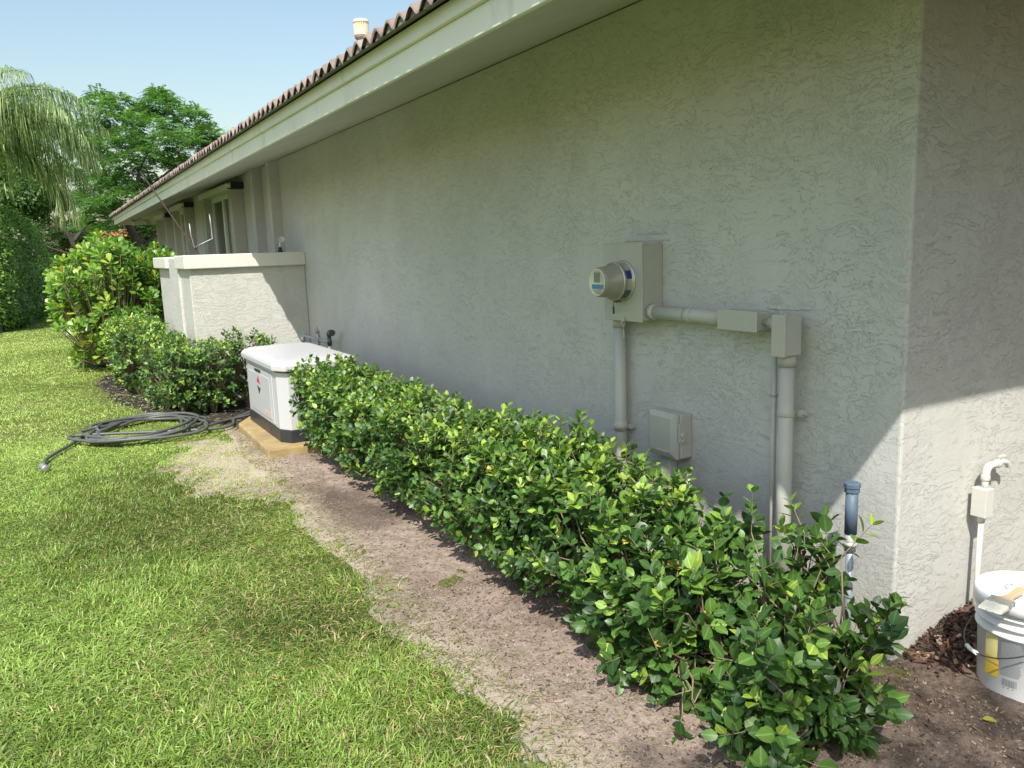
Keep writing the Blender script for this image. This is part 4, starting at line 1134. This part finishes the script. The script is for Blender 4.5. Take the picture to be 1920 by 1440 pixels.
# ================================================================== PALM
rng = np.random.default_rng(31)
def palm():
    C = np.array(at_y(-70, 262, 21.0)); K = 1.06
    root = thing('palm_tree', (C[0], C[1], 0), 'palm with long drooping fronds at the left edge above the tall hedge', 'palm')
    b = MB(); b.tube([(C[0]-.3, C[1], -.05), (C[0]-.1, C[1], 1.5), (C[0], C[1], C[2]-.5), (C[0], C[1], C[2]+.15)], [.19, .15, .13, .10], 16); b.build('trunk', M['bark'], root)
    fr = []   # azimuth (deg from +x towards +y), rise angle, length, droop
    for k in range(26):
        fr.append((k*137.5+rng.uniform(-12, 12), rng.uniform(-5, 75), rng.uniform(2.5, 3.3), rng.uniform(.9, 1.4)))
    for az, el, L, dr in ((-6, 60, 3.25, 1.25), (8, 42, 3.2, 1.25), (-20, 30, 2.9, 1.2), (20, 66, 3.3, 1.25), (-35, 52, 3.0, 1.2), (2, 14, 2.9, 1.0), (30, 25, 2.9, 1.1), (-12, 46, 3.2, 1.4), (-3, 28, 3.0, 1.15)): fr.append((az, el, L, dr))
    parts = []; RV, RQ, b0 = [], [], 0
    for az, el, L, dr in fr:
        L *= K
        a = R(az); e0 = R(el); n = 26; s = np.linspace(0, 1, n)
        e = e0-dr*1.55*s**1.25
        step = L/(n-1); x = np.concatenate([[0], np.cumsum(np.cos(e[:-1])*step)]); zz = np.concatenate([[0], np.cumsum(np.sin(e[:-1])*step)])
        bend = rng.normal(0, .10); aa = a+bend*s
        P = C+np.stack([x*np.cos(aa), x*np.sin(aa), zz], 1)
        V, Q = sticks(P[:-1], P[1:], .022*(1-s[:-1])+.004, .022*(1-s[1:])+.004, 4); RV.append(V); RQ.append(Q+b0); b0 += len(V)
        m = 84
        ss = np.linspace(.10, .995, m); ip = np.stack([np.interp(ss, s, P[:, i]) for i in range(3)], 1)
        tg = norm(np.stack([np.interp(ss, s, np.gradient(P[:, i])) for i in range(3)], 1))
        lat = norm(np.cross(tg, np.array([0, 0, 1.0])))
        for sd in (1, -1):
            jit = rng.normal(0, .16, (m, 3))
            d0 = norm(lat*sd*.75+tg*.45+np.array([0, 0, .18])+jit)
            d1 = norm(lat*sd*.30+tg*.22+np.array([0, 0, -1.0])+jit*.8)
            ln = .92*np.sin(np.pi*np.clip(ss*.86+.12, 0, 1))**.55*rng.uniform(.8, 1.12, m)
            sidew = norm(np.cross(d0, np.array([0, 0, 1.0]))+tg*.4)
            A = ip; B_ = A+d0*(ln*.30)[:, None]; C_ = B_+d1*(ln*.40)[:, None]; D_ = C_+norm(d1+np.array([0, 0, -.5]))*(ln*.38)[:, None]
            wv = .0105
            V = np.stack([A-sidew*wv*.5, A+sidew*wv*.5, B_-sidew*wv, B_+sidew*wv, C_-sidew*wv*.8, C_+sidew*wv*.8, D_], 1).reshape(-1, 3)
            off = (np.arange(m)*7)[:, None, None]
            Q = (np.array([(0, 1, 3, 2), (2, 3, 5, 4)])[None]+off).reshape(-1, 4); T = (np.array([(4, 5, 6)])[None]+off).reshape(-1, 3)
            ti = .35+.3*rng.random()+rng.normal(0, .13, m)
            parts.append((V, T, Q, 7, ti))
    fo = leaf_object('fronds', parts, M['palm'], root)
    link_mesh('frond_ribs', np_mesh('frond_ribs', np.concatenate(RV), quads=np.concatenate(RQ)), M['palm'], fo)
palm()

# ================================================================== TREES
def limbs(name, parent, segs, mat):
    b = MB()
    for pts, r in segs:
        P = smooth_path(pts, 4); b.tube(P, np.linspace(r[0], r[1], len(P)), 9)
    return b.build(name, mat, parent)
def spray_crown(name, parent, clumps, nspray, mat, leaf=(.13, .035), pin=9, slen=.42, droop=.5, tb=.35):
    """feathery sprays: each a drooping rachis with rows of narrow leaflets; clumps are (centre, radius xyz)"""
    parts = []
    for c, r, wgt in clumps:
        n = max(6, int(nspray*wgt)); c = np.array(c); r = np.array(r)
        q = rand_dirs(n); q[:, 2] = np.abs(q[:, 2])*1.0-.35*(rng.random(n) < .45)*rng.random(n)
        q = norm(q); p = c+q*r*(rng.random((n, 1))**.40)
        d = norm(q*np.array([1, 1, .5])+rand_dirs(n)*.45+np.array([0, 0, .12])); L = slen*rng.uniform(.6, 1.2, n)
        lat = norm(np.cross(d, np.array([0, 0, 1.0])+rand_dirs(n)*.25)); up = np.cross(lat, d)
        bt = tb+.22*rng.random(n)+.25*np.clip(q[:, 2], 0, 1)
        for j in range(pin):
            t = (j+.6)/pin
            o = p+d*(L*t)[:, None]-np.array([0, 0, 1.0])*(L*droop*t*t)[:, None]
            for s in (1, -1):
                ld = norm(lat*s+d*.35+np.array([0, 0, -.30])+rand_dirs(n)*.15)
                V, T, Q, per = leaves(o, ld, norm(up+rand_dirs(n)*.2), leaf[0]*rng.uniform(.7, 1.15, n)*(1.1-.5*t), leaf[1]/leaf[0], NARROW)
                parts.append((V, T, Q, per, bt+rng.normal(0, .08, n)))
    return leaf_object(name, parts, mat, parent)
rng = np.random.default_rng(41)
YT = 31.0
def pt(px, py, y=YT): return np.array(at_y(px, py, y))
tr1 = thing('feathery_tree', tuple(pt(265, 540)*np.array([1, 1, 0])), 'tall feathery leaved tree rising beyond the far end of the house', 'tree')
base = pt(275, 520); base[2] = 0
limbs('trunk', tr1, [([base, pt(262, 470), pt(243, 425), pt(222, 385), pt(200, 340)], (.20, .07)), ([pt(243, 425), pt(255, 370, 30.6), pt(262, 320, 30.4), pt(290, 260)], (.11, .03)),
      ([pt(230, 400), pt(190, 380, 31.5), pt(150, 395, 32)], (.08, .03)), ([pt(255, 372, 30.6), pt(300, 335), pt(345, 300)], (.07, .025)), ([pt(222, 385), pt(190, 300), pt(185, 230)], (.07, .025)), ([pt(262, 470), pt(290, 440), pt(310, 400)], (.07, .03)),
      ([pt(225, 305, 29.5), pt(236, 295, 29.2), pt(246, 285, 29.2)], (.02, .01))], M['dark_bark'])
def cl(px, py, dy, r, wt=1.0): return (pt(px, py, YT+dy), (r*.8, r*.8, r*.52), wt)
C1 = [cl(190, 205, 0, .75), cl(215, 225, -.5, .8), cl(178, 240, .6, .7), cl(235, 265, -.8, .8), cl(300, 205, .2, .9), cl(285, 240, -.6, .85), cl(330, 215, .8, .8), cl(362, 235, .2, .85), cl(385, 255, -.3, .7),
      cl(395, 265, .5, .55), cl(345, 265, -.8, .8), cl(255, 215, .8, .7), cl(310, 270, -1.0, .75), cl(200, 275, -.6, .8), cl(180, 300, .2, .8), cl(225, 310, -.9, .8), cl(265, 290, -.9, .7), cl(320, 300, -.2, .7),
      cl(290, 310, .9, .8), cl(250, 330, .6, .8), cl(205, 340, -.5, .7), cl(175, 345, .6, .75), cl(300, 185, .4, .5, .7), cl(295, 175, .6, .35, .5), cl(365, 215, -.3, .45, .6), cl(220, 190, .2, .45, .6), cl(186, 185, .8, .5, .6),
      cl(190, 385, -.8, .6), cl(230, 370, -1.0, .55), cl(180, 405, -.4, .5, .8), cl(270, 355, .8, .6, .8), cl(340, 310, .9, .6), cl(160, 270, 1.2, .7), cl(240, 395, 1.2, .5, .6), cl(195, 430, -.6, .4, .6), cl(270, 225, 1.2, .8), cl(225, 250, 1.2, .9), cl(330, 250, 1.3, .9), cl(250, 275, 1.4, .9), cl(370, 275, 1.0, .7), cl(175, 375, .8, .7), cl(210, 400, .9, .6), cl(165, 430, .8, .6), cl(225, 350, -.6, .6), cl(150, 330, 1.2, .8), cl(290, 350, 1.0, .7), cl(405, 285, .8, .6)]
spray_crown('crown', tr1, C1, 95, M['feather'], leaf=(.15, .050), pin=8, slen=.46)

YT = 36.0
tr2 = thing('layered_tree', tuple(pt(135, 560)*np.array([1, 1, 0])), 'thin layered tree with bare branches between the tall hedge and the feathery tree', 'tree')
base = pt(150, 560); base[2] = 0
limbs('trunk', tr2, [([base, pt(150, 500), pt(135, 450), pt(105, 415)], (.14, .04)), ([pt(140, 465), pt(120, 430), pt(95, 425)], (.07, .02)), ([pt(137, 455), pt(165, 420), pt(180, 415)], (.06, .02)), ([pt(145, 480), pt(110, 470), pt(85, 462)], (.05, .02))], M['dark_bark'])
C2 = [cl(95, 395, 0, .6), cl(120, 380, .5, .7), cl(150, 385, -.4, .6), cl(100, 425, 0, .5, .7), cl(160, 430, .4, .6), cl(130, 440, -.6, .7), cl(110, 455, .2, .7), cl(150, 460, .3, .8), cl(185, 455, .3, .7), cl(125, 475, 0, .8), cl(165, 480, .5, .8), cl(100, 490, 0, .7), cl(200, 475, .8, .6), cl(80, 440, .5, .7), cl(140, 500, .3, .8)]
spray_crown('crown', tr2, C2, 70, M['far'], leaf=(.20, .055), pin=7, slen=.6, droop=.25, tb=.25)

YT = 27.0
tr3 = thing('dark_tree', tuple(pt(15, 560)*np.array([1, 1, 0])), 'dense dark leaved tree behind the tall hedge and under the palm fronds', 'tree')
base = pt(12, 560); base[2] = 0
limbs('trunk', tr3, [([base, pt(12, 450), pt(15, 350)], (.22, .10)), ([pt(13, 400), pt(45, 340), pt(60, 310)], (.09, .03)), ([pt(13, 400), pt(-40, 340), pt(-60, 300)], (.09, .03))], M['dark_bark'])
parts = []
for px, py, dy, r in ((0, 300, 0, 1.0), (40, 310, .3, .9), (62, 350, -.3, .7), (20, 350, -.5, 1.0), (-40, 300, 0, 1.2), (-60, 360, .3, 1.2), (60, 385, .2, .6), (10, 395, 0, .9), (-10, 250, .6, .9), (40, 270, 1, .7), (-90, 300, .3, 1.3), (85, 330, .8, .55), (95, 370, 1.0, .5)):
    n = 1500; q = rand_dirs(n); p = pt(px, py, YT+dy)+q*r*np.array([1, 1, .8])*(rng.random((n, 1))**.45)
    p += ((fbm(p*2, 2)-.5)*.5)[:, None]*q
    V, T, Q, per = leaves(p, norm(q*.5+rand_dirs(n)*.8+np.array([0, 0, -.4])), norm(q+rand_dirs(n)*.5+np.array([0, 0, .5])), rng.uniform(.09, .15, n), .5, OVAL)
    parts.append((V, T, Q, per, .15+.5*rng.random(n)*fbm(p*1.5, 2)*1.4))
leaf_object('crown', parts, M['ficus'], tr3)

YT = 40.0
tr4 = thing('eave_tree', tuple(pt(265, 560)*np.array([1, 1, 0])), 'dark green tree seen below the far eave corner', 'tree')
base = pt(268, 560); base[2] = 0
limbs('trunk', tr4, [([base, pt(268, 480), pt(262, 440)], (.16, .06)), ([pt(267, 470), pt(290, 440), pt(300, 420)], (.07, .03))], M['dark_bark'])
spray_crown('crown', tr4, [cl(240, 430, 0, .9), cl(268, 425, .5, 1.0), cl(285, 440, -.3, .9), cl(265, 455, -.5, 1.0), cl(290, 465, .3, .9), cl(245, 455, .4, .8), cl(275, 480, 0, .9), cl(300, 430, .5, 1.0), cl(315, 455, 0, 1.0), cl(255, 400, .8, .8), cl(230, 415, 1, .7)], 52, M['far'], leaf=(.26, .10), pin=6, slen=.55, droop=.4, tb=.12)
YT = 34.0
tr5 = thing('roof_tree', tuple(pt(433, 560)*np.array([1, 1, 0])), 'thin tree top just showing above the roof tiles', 'tree')
base = pt(433, 560); base[2] = 0
limbs('trunk', tr5, [([base, pt(433, 400), pt(432, 262)], (.12, .03))], M['dark_bark'])
spray_crown('crown', tr5, [cl(430, 262, 0, .35), cl(440, 258, .2, .3), cl(420, 268, .1, .3), cl(436, 285, 0, .7), cl(420, 300, 0, .9)], 14, M['feather'], leaf=(.26, .035), pin=5, slen=.45, droop=.1)

# neighbour's house and far planting
rng = np.random.default_rng(51)
nh = thing('neighbour_house', (2.0, 50, 0), 'pale house with orange tiled roof and white curved parapet glimpsed behind the trees', 'house')
b = MB(); b.box(-1.2, 9.0, 50, 58, -.1, 2.25); b.build('wall', M['nbr'], nh)
b = MB(); b.add([(-1.7, 49.4, 2.2), (9.5, 49.4, 2.2), (9.5, 58.6, 2.2), (-1.7, 58.6, 2.2), (2.2, 53.5, 3.6), (5.5, 53.5, 3.6)], [(0, 1, 5, 4), (1, 2, 5), (2, 3, 4, 5), (3, 0, 4), (0, 3, 2, 1)]); b.build('roof', M['roof_orange'], nh)
b = MB(); P = [at_y(216, 448, 48.8), at_y(219, 458, 48.8), at_y(225, 466, 48.8), at_y(233, 468.5, 48.8)]; b.tube(smooth_path(P, 5), .065, 8); q = P[-1]
b.box(q[0]-.05, q[0]+.12, q[1]-.1, q[1]+.1, q[2]-.35, q[2]+.14); b.build('curved_parapet', M['white'], nh)
b = MB(); q = at_y(212, 470, 49.0); b.prism([(q[0]-.35, 49.35, 2.22), (q[0]+.55, 49.35, 2.22), (q[0]+.1, 49.35, 3.0)], (0, 2.5, 0)); b.build('gable', M['roof_orange'], nh)

parts = []
for k in range(70):
    y = rng.uniform(42, 60); c = np.array([rng.uniform(-24, 22), y, 0]); hgt = rng.uniform(1.0, 2.6) if c[0] < 7 else rng.uniform(1.5, 3.5); wd = rng.uniform(1.0, 2.2)
    if -2.5 < c[0] < 9.5 and 48 < y < 60: continue
    if c[0] < -4: hgt *= 1.4
    n = 420; q = rand_dirs(n); q[:, 2] = np.abs(q[:, 2]); p = c+q*np.array([wd, wd, hgt])*(rng.random((n, 1))**.3)
    V, T, Q, per = leaves(p, norm(q*.4+rand_dirs(n)), norm(q+rand_dirs(n)*.6+np.array([0, 0, .4])), rng.uniform(.18, .34, n), .5, OVAL)
    parts.append((V, T, Q, per, .15+.3*rng.random()+.4*rng.random(n)))
tag(leaf_object('far_shrubbery', parts, M['far'], None), 'far off band of garden shrubbery closing the lawn', 'shrubbery', kind='stuff')

# unseen belt of garden trees added behind the viewpoint: shades the end wall from the low sky and throws the soft shade at the shrub's foot
rng = np.random.default_rng(55)
parts = []
for c_, h_, n, pw in (((5.0, -6.3, 2.7), (6.2, 1.0, 2.9), 9000, .25), ((5.0, -6.0, 2.5), (6.0, .45, 2.6), 4000, .9), ((-4.45, -6.0, 7.5), (.68, .9, .6), 1300, .45)):
    q = rng.uniform(-1, 1, (n, 3)); q = q/np.maximum((np.abs(q)**4).sum(1, keepdims=True)**.25, 1e-6)*rng.random((n, 1))**pw
    p = np.array(c_)+q*np.array(h_); p += q*((fbm(p*1.3, 2)-.5)*.7)[:, None]
    big = .30 if h_[0] > 2 else .16
    V, T, Q, per = leaves(p, norm(q+rand_dirs(n)+np.array([0, 0, -.3])), norm(q+rand_dirs(n)*.7+np.array([0, 0, .3])), rng.uniform(.6, 1.1, n)*big, .6, OVAL)
    parts.append((V, T, Q, per, .1+.4*rng.random(n)))
tb_ = leaf_object('unseen_tree_belt', parts, M['ficus'], None)
tag(tb_, 'unseen belt of dark garden trees added behind the viewpoint to shade the end wall', 'trees', kind='stuff')
b = MB(); b.tube(smooth_path([(-4.9, -6.4, -.05), (-4.8, -6.2, 2.5), (-4.6, -6.1, 5.2), (-4.5, -6.0, 7.3)], 4), np.linspace(.16, .05, 13), 9); b.build('trunk', M['dark_bark'], tb_)  # trunk for the added crown that casts the soft shade

# ================================================================== GRASS
rng = np.random.default_rng(61)
def grass():
    zones = [  # x0, x1, y0, y1, blades per m2, blade width
        (-3.1, -1.15, -.9, 1.3, 24000, .0041), (-3.6, -1.10, 1.3, 3.2, 17000, .0042), (-4.2, -1.0, 3.2, 6.5, 10000, .0046), (-5.0, -1.2, 6.5, 11.0, 3600, .006), (-5.2, -1.6, 11.0, 17.0, 2000, .009), (-5.2, -1.8, 17.0, 26.0, 1100, .012), (-4.4, -3.1, -1.4, 1.3, 13000, .0050), (-4.8, -3.6, 1.3, 3.2, 10000, .0050), (-5.4, -4.2, 3.2, 6.5, 6500, .0052), (-3.1, -1.3, -1.8, -.9, 11000, .0050), (-9, -4.4, -2.5, 6.5, 2600, .007), (-9, -5.0, 6.5, 19, 900, .011)]
    VV, TT, QQ, CC, b0 = [], [], [], [], 0
    for x0, x1, y0, y1, dens, wd in zones:
        n = int((x1-x0)*(y1-y0)*dens)
        x = rng.uniform(x0, x1, n); y = rng.uniform(y0, y1, n); p2 = np.stack([x, y], 1)
        e = lawn_edge(y)+(fbm(p2*9, 3)-.5)*.16+(fbm(p2*2.0+5, 2)-.5)*.12
        d = e-x
        # worn sandy patch by the generator and thinning along the bed
        worn = np.clip(1-np.hypot((x+1.48)/.50, (y-4.5)/1.2), 0, 1)
        worn = np.clip(worn*.85+(fbm(p2*7+3, 3)-.5)*1.2*(worn > 0), 0, 1)
        clump = fbm(p2*14, 2)
        keep = (rng.random(n) < np.clip((d+.07)/.30, 0, 1)**.8*.97+.012*(d > -.12)) & (rng.random(n) > worn*.62) & (rng.random(n) < .45+clump*1.1)
        keep &= ~((np.hypot((x+5)/2.3, 1) < 1.2) & (y > 19.4) & (x < -2.9))
        keep &= ~((x > -1.21) & (y > 4.40) & (y < 6.05))
        x, y, p2, d, worn = x[keep], y[keep], p2[keep], d[keep], worn[keep]; n = len(x)
        # soft mown swirl: neighbouring blades lean alike
        sw = fbm(p2*3.3, 2)*4*math.pi+fbm(p2*11+9, 2)*5
        flat = np.clip((fbm(p2*1.3+2, 3)-.35)*2.2, 0, 1)
        az = np.where(rng.random(n) < .6, rng.uniform(0, 6.3, n), sw+rng.normal(0, .8, n))
        tone = fbm(p2*.9+4, 3); fine = fbm(p2*6+1, 2)
        olive = np.clip(1.1-(d-.05)/1.0+(fbm(p2*2.3+8, 2)-.5)*.9, 0, 1)*np.clip((5.0-y)/2.0, 0, 1)          # flattened duller grass along the bed
        lean = R(52)+R(34)*flat+R(12)*olive+rng.normal(0, .30, n); lean = np.clip(lean, .05, 1.5)
        L = rng.uniform(.022, .058, n)*(.85+.5*fine)*(1-.35*worn)*np.clip(1.08-.07*y, .6, 1)
        w = wd*rng.uniform(.7, 1.3, n)
        hd = np.stack([np.cos(az), np.sin(az), np.zeros(n)], 1); sd = np.stack([-np.sin(az), np.cos(az), np.zeros(n)], 1)
        B = np.stack([x, y, np.full(n, -.004)], 1)
        m = B+hd*(L*.5*np.sin(lean*.8))[:, None]; m[:, 2] += L*.5*np.cos(lean*.8)
        l2 = np.clip(lean*1.35+.15, 0, 1.7); t = m+hd*(L*.55*np.sin(l2))[:, None]; t[:, 2] += L*.55*np.cos(l2)
        sw_ = sd*np.cos(rng.normal(0, .5, n))[:, None]; sw_[:, 2] = np.sin(rng.normal(0, .5, n))*.6
        V = np.stack([B-sw_*(w*.5)[:, None], B+sw_*(w*.5)[:, None], m-sw_*(w*.5)[:, None], m+sw_*(w*.5)[:, None], t], 1).reshape(-1, 3)
        off = (np.arange(n)*5)[:, None]+b0
        QQ.append(np.array([[0, 1, 3, 2]])+off); TT.append(np.array([[2, 3, 4]])+off); VV.append(V); b0 += len(V)
        ti = .34+.75*(tone-.5)+.40*fine*rng.random(n)+rng.normal(0, .15, n)-.15*olive+.30*worn+.16*np.clip((y-3.5)/3, 0, 1)+.10*np.clip((-2.2-x)/.6, 0, 1)
        dead = rng.random(n) < .06+.13*olive+.35*worn
        ti = np.where(dead, rng.uniform(.86, 1.0, n), np.clip(ti, .02, .84))
        CC.append(np.repeat(ti, 5))
    me = np_mesh('grass', np.concatenate(VV), np.concatenate(TT), np.concatenate(QQ), np.concatenate(CC))
    tag(link_mesh('grass', me, M['grass']), 'mown green lawn grass beside the soil bed', 'grass', kind='stuff')
grass()

# ================================================================== LITTER ON THE SOIL
def flakes(name, P, length, wid, thick, tint, mat, label, cat, tilt=.35):
    n = len(P); az = rng.uniform(0, 2*math.pi, n); d = norm(np.stack([np.cos(az), np.sin(az), rng.normal(0, tilt, n)], 1))
    nm = norm(np.stack([rng.normal(0, tilt, n), rng.normal(0, tilt, n), np.ones(n)], 1)); s_ = norm(np.cross(d, nm)); u = np.cross(s_, d)
    l, w, h = length[:, None]/2, wid[:, None]/2, thick[:, None]/2
    tp = rng.uniform(.35, 1.0, (n, 1)); sk = rng.uniform(-.4, .4, (n, 1))
    V = np.stack([P+d*l*a*(1+0*tp)+s_*w*(b_*(tp if a > 0 else 1)+sk*a)+u*h*c_ for a in (-1, 1) for b_ in (-1, 1) for c_ in (-1, 1)], 1).reshape(-1, 3)
    F = np.array([(0, 1, 3, 2), (4, 6, 7, 5), (0, 4, 5, 1), (2, 3, 7, 6), (0, 2, 6, 4), (1, 5, 7, 3)])
    Q = (F[None]+(np.arange(n)*8)[:, None, None]).reshape(-1, 4)
    return tag(link_mesh(name, np_mesh(name, V, quads=Q, tint=np.repeat(np.clip(tint, 0, 1), 8), smooth=False), mat), label, cat, kind='stuff')
rng = np.random.default_rng(71)
# bark chips heaped along the end wall
n = 1250; x = .05+np.abs(rng.normal(0, .42, n)); y = -.012-np.abs(rng.normal(0, .085, n))*(1+.0*x)-rng.random(n)*.02
k = (x < 2.2) & (rng.random(n) < np.clip((x-.02)/.12, .08, 1)); x, y = x[k], y[k]
z = soil_z(x, y)+rng.uniform(.002, .028, len(x))*np.clip((x-.05)/.12, .2, 1)
flakes('bark_chips', np.stack([x, y, z], 1), rng.uniform(.014, .055, len(x)), rng.uniform(.006, .02, len(x)), rng.uniform(.002, .007, len(x)), rng.beta(1.6, 2.2, len(x)), M['chips'], 'reddish brown bark chips heaped along the end wall', 'bark chips', .5)
# scattered chips further out, crumbs and dry clippings
n = 420; x = rng.uniform(-.55, 1.4, n); y = rng.uniform(-.9, .02, n); k = rng.random(n) < np.clip(1+y*1.1, .1, 1); x, y = x[k], y[k]
flakes('scattered_chips', np.stack([x, y, soil_z(x, y)+.004], 1), rng.uniform(.008, .035, len(x)), rng.uniform(.004, .013, len(x)), rng.uniform(.0015, .004, len(x)), rng.beta(2, 1.6, len(x)), M['chips'], 'loose chips scattered on the soil around the bucket', 'bark chips', .3)
n = 15000; y = rng.uniform(-1.2, 6.0, n); x = rng.uniform(-1.42, 0, n); y = np.where(rng.random(n) < .55, rng.uniform(-.9, 1.6, n), y)
k = (x > lawn_edge(y)-.03); x, y = x[k], y[k]
flakes('soil_crumbs', np.stack([x, y, soil_z(x, y)+.002], 1), rng.uniform(.002, .011, len(x))*rng.choice([1, 1, 1, 1.8], len(x)), rng.uniform(.002, .007, len(x)), rng.uniform(.0015, .005, len(x)), rng.beta(1.4, 1.4, len(x)), M['debris'], 'small crumbs and grit on the soil bed', 'soil crumbs', .5)
n = 5200; y = rng.uniform(-1.0, 6.2, n); e = lawn_edge(y); x = e+np.where(rng.random(n) < .6, np.abs(rng.normal(0, .10, n)), rng.uniform(0, 1.0, n))
flakes('dry_clippings', np.stack([x, y, soil_z(x, y)+.004], 1), rng.uniform(.012, .05, n), rng.uniform(.0012, .003, n), np.full(n, .0008), rng.beta(1.6, 1.3, n), M['straw'], 'dry grass clippings strewn over the soil bed', 'clippings', .18)
n = 900; y = rng.uniform(6.1, 13, n); x = lawn_edge(y)+np.abs(rng.normal(0, .3, n)); k = x < -.2; x, y = x[k], y[k]
flakes('mulch_litter', np.stack([x, y, mulch_z(x, y)+.004], 1), rng.uniform(.015, .05, len(x)), rng.uniform(.004, .014, len(x)), rng.uniform(.001, .004, len(x)), rng.beta(1.8, 1.5, len(x)), M['straw'], 'dry leaf litter on the dark mulch', 'litter', .3)
# single leaves lying on the soil
rng = np.random.default_rng(81)
def fallen(px, py, L, hd, ti, label):
    p = at_z(px, py, .022); p[2] = soil_z(np.array([p[0]]), np.array([p[1]]))[0]+.006
    V, T, Q, per = leaves(p[None], np.array([[math.cos(hd), math.sin(hd), .08]]), np.array([[.05, -.25, 1.0]]), L, .6, LEAF)
    tag(leaf_object('fallen_leaf', [(V, T, Q, per, np.array([ti]))], M['hedge'], None, tuple(p)), label, 'leaf')
fallen(1290, 1378, .062, R(100), .90, 'single bright green leaf lying on the soil in front of the loose shrub')
fallen(1842, 1348, .045, R(-40), .97, 'yellowish fallen leaf on the soil just below the bucket')
